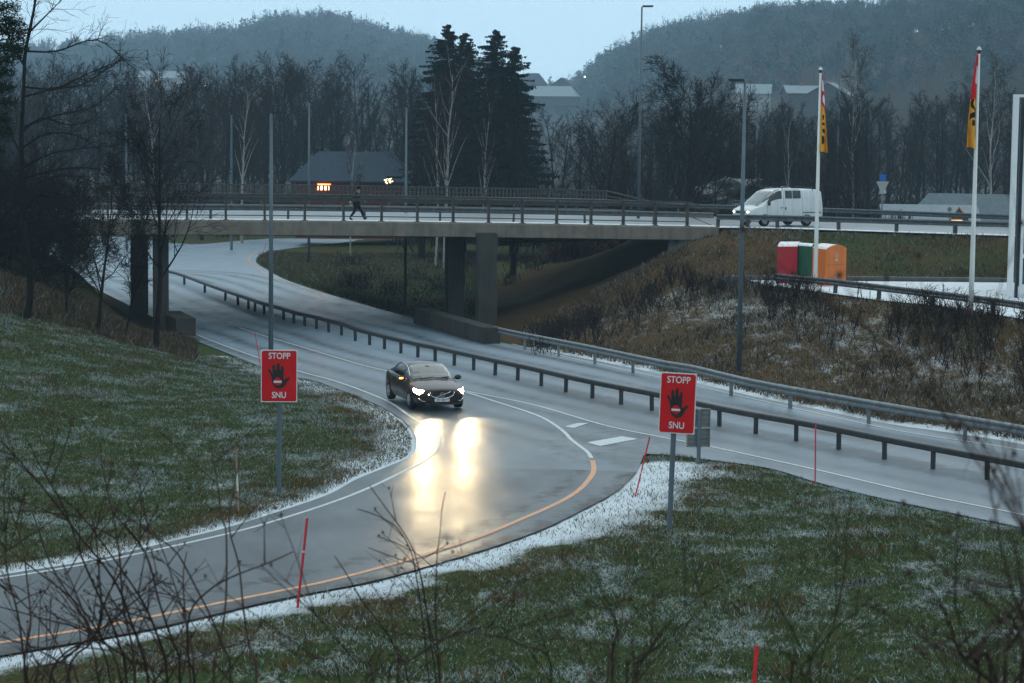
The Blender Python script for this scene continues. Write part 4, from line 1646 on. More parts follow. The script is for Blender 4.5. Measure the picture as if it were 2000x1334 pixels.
vg = [(-1.95, vgh(.80, .95, .72, 1.0)), (-1.6, vgh(.86, 1.02, .72, 1.24)), (-1.2, vgh(.885, 1.06, .74, 1.52)), (-.85, vgh(.89, 1.06, .77, 1.76)), (-.55, vgh(.89, 1.06, .78, 1.86)),
      (0, vgh(.89, 1.06, .79, 1.90)), (1.2, vgh(.89, 1.06, .79, 1.90)), (2.1, vgh(.89, 1.06, .79, 1.87)), (2.34, vgh(.87, 1.05, .76, 1.80)), (2.385, vgh(.85, 1.05, .72, 1.70))]
vg = refine(vg, 2)
mb = MB()
loft(mb, vg)
vr = lo('roof', mb, mvan, van, True)
vr.data.set_sharp_from_angle(angle=math.radians(40))
mb = MB()
patch(mb, vg, -1.85, -0.80, .60, 1, .010, 12, 8, both=True)
lo('windscreen', mb, wsm, van, True)
for sg in (1, -1):
    for (y0, y1, kind) in ((-1.28, -.34, 0), (-.12, .34, 1), (.38, .92, 2)):
        mb = MB()
        if kind == 0:
            sf = lambda u: (.515, .545 + .235 * min(1, u * 1.5))
        else:
            sf = lambda u: (.515, .775)
        patch(mb, vg, y0, y1, .5, .78, .010, 10, 5, shape=sf)
        if sg < 0:
            mb.v = [(-x, y, z) for x, y, z in mb.v]
            mb.f = [f[::-1] for f in mb.f]
        lo('side_window', mb, MT['glass_dark'], van, True)
    mb = MB()
    for y in (-1.32, -.22, 1.02):
        pr = lerp_prof(vst, y)
        mb.tube([Vector((sg * (x - 0.001), y, z)) for x, z in pr[2:6]], 0.008, 4)
        pr = lerp_prof(vg, y)
        mb.tube([Vector((sg * (x - 0.001), y, z)) for x, z in pr[2:5]], 0.008, 4)
    lo('door_gap', mb, simple('shut_line', (.12, .12, .12), .8), van)
    mb = MB()
    mb.box((sg * .9 - .012, 1.05, .69), (sg * .9 + .012, 2.28, .73))
    lo('door_rail', mb, MT['black'], van)
    mb = MB()
    mb.box((sg * .905 - .02, -.42, .94), (sg * .905 + .02, -.29, .975))
    mb.box((sg * .905 - .02, -.13, .86), (sg * .905 + .02, -.09, 1.0))
    lo('door_handle', mb, MT['black'], van)
    mb = MB()
    mb.box((sg * 1.0 - .08, -1.32, 1.08), (sg * 1.0 + .08, -1.24, 1.28))
    lo('wing_mirror', mb, MT['black'], van)
    mb = MB()
    M = Matrix.Translation((sg * 0.66, -2.31, 0.74)) @ Matrix.Rotation(sg * 0.45, 4, 'Z') @ Matrix.Diagonal((0.16, 0.09, 0.085, 1))
    mb.lathe([(0.02, -1), (.55, -.85), (.85, -.5), (1, 0), (.85, .5), (.55, .85), (0.02, 1)], 16, M)
    lo('headlight', mb, emit('van_headlamp', (1.0, 0.70, 0.36), 22), van, True)
wheels(van, [(.80, -1.45), (-.80, -1.45), (.80, 1.35), (-.80, 1.35)], 0.33, 0.2)
for y in (-.28, 1.75):
    mb = MB()
    mb.tube([Vector((-.80, y, 1.83)), Vector((-.74, y, 1.99)), Vector((.74, y, 1.99)), Vector((.80, y, 1.83))], 0.025, 6)
    lo('roof_bar', mb, MT['black'], van)
mb = MB()
mb.box((-.75, -2.44, .36), (.75, -2.30, .55))
lo('bumper', mb, simple('grey_bumper', (.06, .065, .07), .6), van)
mb = MB()
mb.box((-.24, -2.452, .44), (.24, -2.441, .54))
lo('number_plate', mb, simple('plate_green', (.05, .45, .28), .4, 0, .03), van)
mb = MB()
mb.box((-.42, -2.405, .64), (.42, -2.36, .78))
lo('grille', mb, MT['black'], van)
headlamp_light(van, -0.66, -2.55, 0.72, 120, math.radians(6))
headlamp_light(van, 0.66, -2.55, 0.72, 120, math.radians(6))

# ------------------------------------------------------------------ STOPP SNU signs
MT['sign_red'] = simple('sign_red', (0.55, 0.004, 0.008), 0.6, 0, 0.10, 1.5, dirt=(0.40, 0.01, 0.014), spec=.25)
MT['sign_white'] = simple('sign_white', (0.62, 0.63, 0.65), 0.45, 0, 0.03)
MT['sign_black'] = simple('sign_black', (0.006, 0.006, 0.007), 0.5, 0, 0.05)
MT['sign_post'] = simple('sign_post_grey', (0.11, 0.14, 0.17), 0.5, 0.3, 0.12, 2)
hand_px = [(440, 700), (430, 655), (412, 620), (375, 565), (385, 548), (408, 545), (428, 570), (455, 625), (452, 560), (448, 495), (458, 474), (478, 470), (495, 480), (503, 560), (516, 562),
           (522, 460), (538, 440), (556, 441), (570, 458), (575, 562), (588, 560), (594, 505), (608, 490), (628, 494), (638, 515), (640, 600), (632, 700), (640, 725), (665, 712), (695, 688),
           (722, 680), (740, 690), (735, 712), (700, 745), (680, 780), (660, 820), (630, 850), (590, 868), (545, 870), (500, 850), (465, 815), (446, 770)]


def stop_sign(label, base, sgn_px, w, h, zbot, rz):
    """base: foot of the post; panel hangs on it"""
    t = thing('stop_sign', label, 'road sign', base, 'red wrong-way signs', rz)
    off = sgn_px
    mb = MB()
    mb.tube([Vector((0, 0, -0.3)), Vector((0, 0, zbot + h * 0.92))], 0.065, 10)
    lo('post', mb, MT['sign_post'], t)
    mb = MB()
    x0, x1, z0, z1 = off - w / 2, off + w / 2, zbot, zbot + h
    mb.box((x0, -0.12, z0), (x1, -0.085, z1))
    for z in (z0 + 0.2, z1 - 0.25):
        mb.box((x0 + 0.05, -0.083, z), (x1 - 0.05, -0.05, z + 0.05))
    pn = lo('panel', mb, MT['sign_white'], t)
    mb = MB()
    m_ = 0.022
    r_ = 0.05
    pts = []
    for cx, cz, a0 in ((x1 - m_ - r_, z1 - m_ - r_, 0), (x0 + m_ + r_, z1 - m_ - r_, 90), (x0 + m_ + r_, z0 + m_ + r_, 180), (x1 - m_ - r_, z0 + m_ + r_, 270)):
        for k in range(5):
            a = math.radians(a0 + k * 22.5)
            pts.append((cx + r_ * math.cos(a), -0.1225, cz + r_ * math.sin(a)))
    mb.face(pts)
    f = lo('red_face', mb, MT['sign_red'], pn)
    if f.data.polygons[0].normal.y > 0:
        f.data.flip_normals()

    def S(u, v):
        return (x0 + (u - 265) / 592 * w, 0, z0 + (1095 - v) / 868 * h)
    mb = MB()
    mb.face([(S(*q)[0], -0.126, S(*q)[2]) for q in hand_px])
    hd = lo('hand_symbol', mb, MT['sign_black'], pn)
    if hd.data.polygons[0].normal.y > 0:
        hd.data.flip_normals()
    c = S(538, 752)
    mb = MB()
    mb.face([(c[0] + 0.103 * w / 0.93 * math.cos(a), -0.130, c[2] + 0.103 * h / 1.38 * math.sin(a)) for a in np.linspace(0, 2 * math.pi, 28, endpoint=False)])
    cd = lo('no_entry_disc', mb, MT['sign_red'], pn)
    if cd.data.polygons[0].normal.y > 0:
        cd.data.flip_normals()
    mb = MB()
    mb.box((c[0] - 0.104, -0.136, c[2] - 0.030), (c[0] + 0.104, -0.131, c[2] + 0.022))
    lo('no_entry_bar', mb, MT['sign_white'], pn)
    a = S(565, 330)
    text('lettering', 'STOPP', 0.225, MT['sign_white'], pn, (a[0], -0.127, a[2]), (math.pi / 2, 0, 0), 0.0035, sx=0.86)
    a = S(560, 980)
    text('lettering', 'SNU', 0.225, MT['sign_white'], pn, (a[0], -0.127, a[2]), (math.pi / 2, 0, 0), 0.0035, sx=0.86)
    return t


p = UG(545, 968)
d = p.y
s_ = F / d
p.z = W(545, 968, d).z
stop_sign('red STOPP SNU sign standing on the snowy left lawn', p, 0.0, 71 / s_, 103 / s_, (968 - 781) / s_, math.radians(4))
p = UG(1307, 1037)
s_ = F / p.y
stop_sign('red STOPP SNU sign on the grass beside the grey back of another sign', p, 6 / s_, 71 / s_, 120 / s_, (1037 - 841) / s_, math.radians(-10))
# the right post leans a little
bpy.data.objects['stop_sign.001'].rotation_euler = (0, math.radians(1.5), math.radians(-10))

# back of the other road sign
p = UG(1364, 908)
s_ = F / p.y
t = thing('road_sign', 'grey ribbed back of a double panel road sign on a post', 'road sign', p, None, math.radians(12))
mb = MB()
mb.tube([Vector((0, 0, -0.3)), Vector((0, 0, 110 / s_))], 0.06, 10)
lo('post', mb, MT['sign_post'], t)
bk = simple('aluminium_sign_back', (0.20, 0.21, 0.20), 0.6, 0.3, 0.15, 3, dirt=(0.09, 0.09, 0.085))
for (z0, z1) in ((36, 74), (75, 113)):
    mb = MB()
    x0, x1 = -24 / s_, 24 / s_
    mb.box((x0, 0.09, z0 / s_), (x1, 0.12, z1 / s_ - 0.03))
    for k in range(5):
        z = z0 / s_ + (z1 - z0 - 3) / s_ * k / 4
        mb.box((x0, 0.05, z - 0.012), (x1, 0.088, z + 0.012))
    for x in (x0, x1 - 0.03):
        mb.box((x, 0.045, z0 / s_), (x + 0.03, 0.0895, z1 / s_ - 0.03))
    lo('panel', mb, bk, t)

# small signs on the upper road
p = W(1722, 412, 140)
t = thing('road_sign', 'blue sign above the pale back of a triangular yield sign', 'road sign', p, None, 0.1)
s_ = 30.0
mb = MB()
mb.tube([Vector((0, 0, -1)), Vector((0, 0, 71 / s_))], 0.045, 8)
lo('post', mb, MT['galv'], t)
mb = MB()
mb.box((-.20, -.08, 58 / s_), (.22, -.05, 71 / s_))
lo('blue_plate', mb, simple('sign_blue', (0.01, 0.10, 0.42), .4, 0, .05), t)
mb = MB()
v = [(-.43, 57.5 / s_), (.43, 57.5 / s_), (0, 31 / s_)]
for y in (-.05, -.03):
    mb.face([(a, y, z) for a, z in (v if y > -.04 else v[::-1])])
for i in range(3):
    a, b_ = v[i], v[(i + 1) % 3]
    mb.face([(a[0], -.05, a[1]), (b_[0], -.05, b_[1]), (b_[0], -.03, b_[1]), (a[0], -.03, a[1])])
lo('triangle_back', mb, simple('sign_back_pale', (.36, .38, .38), .5, .2, .1), t)
mb = MB()
mb.box((-.18, -.04, 34 / s_), (.22, -.02, 41 / s_))
lo('lower_plate', mb, simple('plate_pale', (.5, .52, .52), .5), t)
p = W(1854, 430, 137)
t = thing('road_sign', 'small round topped grey sign seen from behind near the low houses', 'road sign', p, None, 0.1)
mb = MB()
mb.tube([Vector((0, 0, -1)), Vector((0, 0, .75))], 0.04, 6)
lo('post', mb, MT['galv'], t)
mb = MB()
mb.lathe([(.001, -.01), (.15, -.01), (.15, .01), (.001, .01)], 16, Matrix.Translation((0, 0, .68)) @ Matrix.Rotation(math.pi / 2, 4, 'X'))
lo('disc', mb, MT['galv'], t)

# ------------------------------------------------------------------ street lamps
def lamp_post(label, px, py_base, d, py_top, arm=1, mat='pole', double=False, arm_len=None, rb=0.11, group='tall street lamps'):
    p = W(px, py_base, d)
    H = (py_base - py_top) / (F / d)
    t = thing('street_lamp', label, 'street lamp', p, group, R.uniform(-.1, .1))
    mb = MB()
    mb.tube([Vector((0, 0, -1.0)), Vector((0, 0, H * .5)), Vector((0, 0, H))], [rb, rb * .78, rb * .5], 12)
    lo('pole', mb, MT[mat], t, True)
    L = arm_len or 0.25
    mb = MB()
    mb.tube([Vector((0, 0, H - .02)), Vector((arm * L, 0, H + .05))], 0.035, 8)
    lo('arm', mb, MT[mat], t)
    mb = MB()
    w = .55
    xs = [arm * (L - .1), arm * (L + w)]
    x0, x1 = min(xs), max(xs)
    o = len(mb.v)
    mb.box((x0, -.13, H + .02), (x1, .13, H + .10))
    mb.box((x0 + .05, -.11, H - .01), (x1 - .05, .11, H + .019))
    lo('lamp_head', mb, MT['black'], t)
    return t


lamp_post('tall grey street lamp behind the left red stop sign, lamp head pointing right', 529, 728, 86.5, 222, 1, arm_len=.12)
lamp_post('tallest slim street lamp between the evergreens and the bare oak', 1247, 400, 134, 18, 1, rb=.10, arm_len=.15)
lamp_post('grey street lamp on the brown bank left of the coloured bins, head pointing left', 1443, 724, 88.5, 160, -1, rb=.115, arm_len=.15)
lamp_post('distant bluish street lamp left of the red house', 603, 492, 176, 203, -1, arm_len=.5, rb=.12)
lamp_post('street lamp behind the bridge left of the evergreens, standing in the grass island', 791, 602, 130, 212, -1, arm_len=.2, rb=.10)
lamp_post('far street lamp in front of the wood, right of the first flagpole', 1633, 420, 190, 153, 1, arm_len=.3, rb=.1)
lamp_post('short far street lamp just right of the lamp on the bank', 1475, 400, 185, 197, -1, arm_len=.25, rb=.09)
for px, top in ((247, 224), (452, 226)):
    p = W(px, 400, 190)
    t = thing('street_lamp', 'faint bluish lamp post %s beyond the bridge' % ('behind the leftmost bare trees' if px < 300 else 'between two birches'), 'street lamp', p, 'tall street lamps')
    mb = MB()
    mb.tube([Vector((0, 0, -4)), Vector((0, 0, (400 - top) / (F / 190)))], [.12, .08], 8)
    lo('pole', mb, MT['pole'], t)
    mb = MB()
    mb.box((-.5, -.12, (400 - top) / (F / 190)), (.1, .12, (400 - top) / (F / 190) + .07))
    lo('lamp_head', mb, MT['black'], t)

# ------------------------------------------------------------------ flagpoles with hanging banners
MT['flag_red'] = simple('flag_red', (0.55, 0.012, 0.02), .75, 0, .1)
MT['flag_white'] = simple('flag_white', (.7, .7, .74), .75, 0, .05)
MT['flag_yellow'] = simple('flag_yellow', (.72, .33, .018), .75, 0, .08)
MT['flag_black'] = simple('flag_black', (.008, .008, .008), .75, 0, .05)
MT['pole_white'] = simple('white_flagpole', (.62, .63, .62), .35, 0, .06, 2, dirt=(.4, .4, .38))


def flagpole(label, px, py_base, d, H, flag_fn, side, drop, wid):
    p = W(px, py_base, d)
    t = thing('flagpole', label, 'flagpole', p, 'white flagpoles')
    mb = MB()
    mb.tube([Vector((0, 0, -.4)), Vector((0, 0, 1.5)), Vector((0, 0, H - .25))], [.12, .11, .055], 12)
    lo('pole', mb, MT['pole_white'], t, True)
    mb = MB()
    mb.lathe([(.03, -.06), (.06, -.03), (.08, .05), (.10, .10)], 12, Matrix.Translation((0, 0, H - .2)))
    lo('cap', mb, MT['black'], t)
    mb = MB()
    mb.lathe([(.10, .10), (.11, .12), (.07, .20), (.01, .26)], 12, Matrix.Translation((0, 0, H - .2)))
    lo('snow_cap', mb, MT['snow'], t)
    # banner cloth with folds, prints cut along the cloth grid
    nu, nv = 26, 170
    top = H - .32
    verts, faces, mi = [], [], []
    for j in range(nv + 1):
        v = j / nv
        for i in range(nu + 1):
            u = i / nu
            ww = wid * (0.10 + 0.90 * min(1, v * 1.45)) * (1 + .12 * math.sin(v * 6 + 1))
            x = side * (.06 + u * ww)
            y = -.10 + .12 * math.sin(u * 7 + v * 3) * (0.4 + v)
            z = top - v * drop - u * 0.16 * (1 if side > 0 else -1) * (1 - v * 0.5) - .02 * math.sin(u * 9)
            verts.append((x, y, z))
    for j in range(nv):
        for i in range(nu):
            a = j * (nu + 1) + i
            faces.append((a, a + 1, a + nu + 2, a + nu + 1))
            mi.append(flag_fn((i + .5) / nu, (j + .5) / nv))
    o = np_mesh('banner', verts, faces, [MT['flag_red'], MT['flag_white'], MT['flag_yellow'], MT['flag_black']], mi, smooth=True)
    o.parent = t
    md = o.modifiers.new('solid', 'SOLIDIFY')
    md.thickness = 0.012
    return t


def ell(u, v, cu, cv, ru, rv):
    return ((u - cu) / ru) ** 2 + ((v - cv) / rv) ** 2


def flag1(u, v):
    if v < .36 + u * .11:
        if v < .20:
            return 1 if .35 < u < .75 and .06 < v else 0
        if ell(u, v, .72, .31, .34, .062) < 1:
            return 1
        return 0
    if .52 < v < .585 and .3 < u < .62 and (v - .52) < (.62 - u) * .35:
        return 3
    if .62 < v < .655 and .28 < u < .68:
        return 3
    if .70 < v < .755 and .26 + (v - .7) < u < .74:
        return 3
    if v > .79 and ell(u, v, .22, .845, .42, .055) < 1 and u > .2:
        return 3
    return 2


def flag2(u, v):
    # u runs from the pole towards the free edge
    if v < .47 + u * .03:
        if .12 < v < .305 and u < .25 + v * .9:
            return 1
        return 0
    q = ell(u, v, .15, .53, .78, .075)
    if .30 < q < 1 and (v > .53 or u > .5):
        return 3
    for c in (.645, .73):
        if abs(v - c - (u - .3) * .06) < .030 and u < .80 - (c - .645) * 3:
            return 3
    if v > .78 and ell(u, v, -.05, .835, .22, .055) < 1:
        return 3
    return 2


flagpole('white flagpole with hanging yellow banner in front of the coloured bins', 1592, 562, 106.5, 427 / (F / 106.5), flag1, 1, 3.75, .34)
flagpole('white flagpole with hanging yellow banner beside the white framed building', 1896, 609, 91, 513 / (F / 91), flag2, -1, 3.9, .34)

# ------------------------------------------------------------------ collection bins
def bin_(label, px0, px1, pyb, d, ht, mat, group, depth=1.15, arch=0.16, rz=0.0, decal=None):
    a, b_ = W(px0, pyb, d), W(px1, pyb, d)
    w = (b_ - a).length
    c = (a + b_) / 2
    t = thing('collection_bin', label, 'bin', (c.x, c.y, -6.99), group, rz)
    mb = MB()
    n = 10
    prof = [(-w / 2, 0), (w / 2, 0)] + [(w / 2 * math.cos(k / n * math.pi), ht - arch + arch * math.sin(k / n * math.pi) ** 0.8) for k in range(n + 1)]
    o = len(mb.v)
    k_ = len(prof)
    for y in (0, depth):
        for x, z in prof:
            mb.v.append((x, y, z))
    mb.f.append(tuple(range(k_)))
    mb.f.append(tuple(range(2 * k_ - 1, k_ - 1, -1)))
    for i in range(k_):
        j = (i + 1) % k_
        mb.f.append((i, i + k_, j + k_, j))
    mb.m = [0] * len(mb.f)
    mb.f = [f[::-1] for f in mb.f]
    lo('body', mb, mat, t)
    return t, w


RED = simple('bin_red', (.42, .006, .022), .5, 0, .12, 1.5, dirt=(.2, .01, .02), snow_up=.8)
GRN = simple('bin_green', (.003, .085, .045), .5, 0, .1, 1.5, snow_up=.8)
ORG = simple('bin_orange', (.68, .16, .008), .5, 0, .08, 1.5, dirt=(.45, .10, .02), snow_up=.8)
# seen from a corner: two sides, the front ones nearer
def boxbin(label, corners, ht, mat, arch_axis, arch, group):
    """corners: four ground points, counter clockwise from the near left"""
    P = [Vector(c) for c in corners]
    c = sum(P, Vector()) / 4
    c.z = -6.99
    t = thing('collection_bin', label, 'bin', c, group)
    Q = [Vector((p.x - c.x, p.y - c.y, 0)) for p in P]
    mb = MB()
    n = 10
    rings = []
    if arch_axis == 0:
        ends = [(Q[0], Q[1]), (Q[3], Q[2])]
    else:
        ends = [(Q[1], Q[2]), (Q[0], Q[3])]
    for a, b_ in ends:
        ring = [a, b_]
        for k in range(n + 1):
            tt = k / n
            ring.append(b_.lerp(a, tt) + Vector((0, 0, ht - arch + arch * math.sin(tt * math.pi) ** 0.7)))
        rings.append(ring)
    k_ = len(rings[0])
    for r_ in rings:
        for q in r_:
            mb.v.append(tuple(q))
    mb.f.append(tuple(range(k_)))
    mb.f.append(tuple(range(2 * k_ - 1, k_ - 1, -1)))
    for i in range(k_):
        j = (i + 1) % k_
        mb.f.append((i, i + k_, j + k_, j))
    mb.m = [0] * len(mb.f)
    me = mb.mesh('body', mat)
    bm = bmesh.new()
    bm.from_mesh(me)
    bmesh.ops.recalc_face_normals(bm, faces=bm.faces)
    bm.to_mesh(me)
    bm.free()
    o = bpy.data.objects.new('body', me)
    COL.objects.link(o)
    o.parent = t
    return t, Q


def gp(px, d):
    r = ray(px, 600) * d
    return Vector((r.x, r.y, -7))


hb = 2.02
t, Q = boxbin('orange collection bin with arched lid, rightmost of the coloured bins', [gp(1584, 108), gp(1611, 106.4), gp(1650.5, 108.0), gp(1622, 109.6)], hb, ORG, 1, .20, 'collection bins on the car park')
# marks on the right hand face of the orange bin
A_, B_ = Q[1], Q[2]
dirf = (B_ - A_).normalized()
ang = math.atan2(dirf.y, dirf.x)
nrm = Vector((dirf.y, -dirf.x, 0))
WHT = simple('decal_white', (.6, .52, .5), .6, 0, .1)
mb = MB()
mid = A_.lerp(B_, .52) + nrm * .006
for k in range(24):
    a0, a1 = 2 * math.pi * k / 24, 2 * math.pi * (k + .7) / 24
    r0, r1 = .125, .155
    mb.face([mid + dirf * r * math.cos(a) + Vector((0, 0, 1.50 + r * math.sin(a))) for r, a in ((r0, a0), (r1, a0), (r1, a1), (r0, a1))])
for k in range(3):
    a0 = 2 * math.pi * k / 3 + .3
    mb.face([mid + dirf * r * math.cos(a) + Vector((0, 0, 1.50 + r * math.sin(a))) for r, a in ((.045, a0), (.085, a0), (.085, a0 + 1.4), (.045, a0 + 1.4))])
for zz, w_ in ((1.27, .13), (1.21, .17)):
    n = 7
    for k in range(n):
        x0 = -w_ + 2 * w_ * k / n
        mb.face([mid + dirf * x + Vector((0, 0, z)) for x, z in ((x0, zz), (x0 + 2 * w_ / n * .75, zz), (x0 + 2 * w_ / n * .75, zz + .042), (x0, zz + .042))])
lo('emblem', mb, WHT, t)
mb = MB()
q0 = A_.lerp(B_, .22) + nrm * .006
for z0, z1 in ((1.02, 1.06),):
    mb.face([A_.lerp(B_, k) + nrm * .006 + Vector((0, 0, z)) for k, z in ((.04, z0), (.96, z0), (.96, z0 + .012), (.04, z0 + .012))])
lo('panel_seam', mb, simple('seam_dark', (.2, .05, .01), .8), t)
mb = MB()
for z0, z1 in ((.32, .50), (.04, .27)):
    mb.face([mid + dirf * x + Vector((0, 0, z)) for x, z in ((-.12, z0), (.12, z0), (.12, z1), (-.12, z1))])
lo('sticker', mb, simple('sticker_grey', (.35, .30, .32), .6, 0, .3, 12), t)
boxbin('dark green collection bin between the red and the orange one', [gp(1555.5, 108.9), gp(1583.2, 108.0), gp(1590, 109.4), gp(1562, 110.2)], hb - .02, GRN, 1, .12, 'collection bins on the car park')
boxbin('red collection bin, leftmost of the coloured bins', [gp(1516, 108.4), gp(1555, 107.0), gp(1580, 110.4), gp(1541, 111.0)][:1] + [gp(1554.6, 108.7), gp(1565, 110.9), gp(1527, 110.6)], hb + .02, RED, 1, .20,
       'collection bins on the car park')

# ------------------------------------------------------------------ pedestrian
pm_x = PX
fp_ = None
lo_, hi_ = -30.0, 30.0
for _ in range(40):
    m_ = (lo_ + hi_) / 2
    q = Vector((m_, float(np.interp(m_, _e[:, 0], _e[:, 1])) + 1.2, float(ZD(m_)) + .036))
    if PX(q)[0] < 696:
        lo_ = m_
    else:
        hi_ = m_
person = thing('person', 'person in a dark coat and hat striding right across the bridge', 'person', q)


def skin_mesh(name, verts, edges, radii, mat, parent, root=0, sub=1):
    me = bpy.data.meshes.new(name)
    me.from_pydata(verts, edges, [])
    o = bpy.data.objects.new(name, me)
    COL.objects.link(o)
    md = o.modifiers.new('skin', 'SKIN')
    for i, r_ in enumerate(radii):
        sv = me.skin_vertices[0].data[i]
        sv.radius = r_ if isinstance(r_, tuple) else (r_, r_)
        sv.use_root = (i == root)
    s2 = o.modifiers.new('sub', 'SUBSURF')
    s2.levels = s2.render_levels = sub
    dg = bpy.context.evaluated_depsgraph_get()
    me2 = bpy.data.meshes.new_from_object(o.evaluated_get(dg))
    o.modifiers.clear()
    o.data = me2
    me2.materials.clear()
    me2.materials.append(mat)
    for pl_ in me2.polygons:
        pl_.use_smooth = True
    o.parent = parent
    return o


skin = simple('skin', (.35, .2, .15), .6)
coat = simple('dark_coat', (.010, .011, .015), .85, 0, .2, 8)
trou = simple('dark_trousers', (.010, .012, .018), .9, 0, .2, 8)
J = dict(pel=(0, 0, .93), sp=(.03, 0, 1.15), ch=(.07, 0, 1.38), nk=(.10, 0, 1.52), hd0=(.12, 0, 1.60), hd1=(.14, 0, 1.70),
         hlf=(.02, -.09, .90), klf=(.27, -.09, .52), alf=(.42, -.08, .12), tlf=(.58, -.09, .17),
         hlb=(-.02, .09, .90), klb=(-.10, .09, .48), alb=(-.36, .09, .14), tlb=(-.20, .10, .03),
         sl=(.07, -.18, 1.40), el=(.20, -.25, 1.15), wl=(.44, -.26, 1.02), fl=(.52, -.26, 1.00),
         sr=(.05, .18, 1.40), er=(-.17, .25, 1.18), wr=(-.33, .24, .97), fr=(-.37, .24, .90))
names = list(J)
ix = {k: i for i, k in enumerate(names)}
E = [('pel', 'sp'), ('sp', 'ch'), ('ch', 'nk'), ('nk', 'hd0'), ('hd0', 'hd1'), ('pel', 'hlf'), ('hlf', 'klf'), ('klf', 'alf'), ('alf', 'tlf'), ('pel', 'hlb'), ('hlb', 'klb'), ('klb', 'alb'), ('alb', 'tlb'),
     ('ch', 'sl'), ('sl', 'el'), ('el', 'wl'), ('wl', 'fl'), ('ch', 'sr'), ('sr', 'er'), ('er', 'wr'), ('wr', 'fr')]
rad = dict(pel=(.13, .15), sp=(.12, .14), ch=(.13, .16), nk=.055, hd0=(.08, .075), hd1=(.10, .085), hlf=.085, klf=.06, alf=.042, tlf=.03, hlb=.085, klb=.06, alb=.042, tlb=.03,
           sl=.06, el=.042, wl=.03, fl=.03, sr=.06, er=.042, wr=.03, fr=.03)
skin_mesh('body', [J[k] for k in names], [(ix[a], ix[b_]) for a, b_ in E], [rad[k] for k in names], skin, person)
kk = ['pel', 'sp', 'ch', 'nk', 'sl', 'el', 'wl', 'sr', 'er', 'wr']
JC = dict(J)
JC['pel'] = (-.02, 0, .80)
skin_mesh('coat', [JC[k] for k in kk], [(kk.index(a), kk.index(b_)) for a, b_ in E if a in kk and b_ in kk], [(.19, .21), (.16, .19), (.16, .21), .09, .095, .075, .055, .095, .075, .055], coat, person)
kk = ['pel', 'hlf', 'klf', 'alf', 'hlb', 'klb', 'alb']
skin_mesh('trousers', [J[k] for k in kk], [(kk.index(a), kk.index(b_)) for a, b_ in E if a in kk and b_ in kk], [(.15, .17), .11, .085, .062, .11, .085, .062], trou, person)
for a, b_, r1, r2 in (('alf', 'tlf', .06, .045), ('alb', 'tlb', .06, .045)):
    p0, p1 = Vector(J[a]), Vector(J[b_])
    p0 = p0 - (p1 - p0) * .15 + Vector((0, 0, -.02))
    skin_mesh('shoe', [tuple(p0), tuple(p0.lerp(p1, .5)), tuple(p1)], [(0, 1), (1, 2)], [r1, r1 * .9, r2], MT['black'], person)
mb = MB()
mb.lathe([(.118, -.05), (.125, .0), (.118, .07), (.07, .125), (.01, .14)], 14, Matrix.Translation((.135, 0, 1.705)) @ Matrix.Diagonal((1, .88, 1, 1)))
lo('hat', mb, simple('dark_hat', (.03, .012, .012), .9), person, True)
mb = MB()
mb.lathe([(.085, -.04), (.11, 0), (.085, .04)], 12, Matrix.Translation((.09, 0, 1.53)))
lo('scarf', mb, simple('beige_scarf', (.25, .2, .15), .9), person, True)
mb = MB()
mb.lathe([(.055, -.04), (.062, 0), (.055, .04)], 12, Matrix.Translation((-.33, .24, 1.0)) @ Matrix.Rotation(.5, 4, 'Y'))
lo('reflective_band', mb, simple('neon_yellow', (.55, .75, .05), .5), person, True)

# ------------------------------------------------------------------ snow stakes
STK = simple('stake_red', (.50, .015, .035), .5, 0, .1)
STW = simple('stake_white', (.55, .5, .48), .5, 0, .1)


def stake(label, x0, y0, x1, y1, bands=(), mat=None, r=0.022, d=None):
    b_ = UG(x1, y1) if d is None else W(x1, y1, d)
    t_ = W(x0, y0, b_.y + 0.15)
    t = thing('snow_stake', label, 'snow stake', b_, 'snow stakes by the road')
    mb = MB()
    v = t_ - b_
    mb.tube([-v.normalized() * .3, v], r, 7)
    lo('stick', mb, mat or STK, t)
    for u0, u1 in bands:
        mb = MB()
        mb.tube([v * u0, v * u1], r + .004, 7)
        lo('reflector_band', mb, STW, t)


stake('red snow stake in the snow strip below the ramp, with a pale band', 600, 1012, 581, 1190, ((.62, .645),), r=.026)
stake('slanting thin red snow stake at the grassy tip beside the right stop sign', 1269, 853, 1240, 973, ((.40, .43),), r=.02)
stake('upright red snow stake at the edge of the main road on the right', 1593, 829, 1592, 942, (), r=.02)
stake('bright red snow stake in the grass at the bottom edge', 1478, 1261, 1468, 1400, (), simple('stake_bright', (.62, .008, .012), .45), r=.034)
stake('pale weathered snow stake on the left lawn by the ramp', 461, 877, 466, 1003, ((.35, .62),), simple('stake_faded', (.30, .16, .13), .6), r=.022)
stake('thin faint red snow stake left of the left stop sign', 498, 650, 508, 712, (), r=.018)
stake('thin red snow stake beside the loop road behind the bridge', 520, 475, 512, 500, (), r=.02)

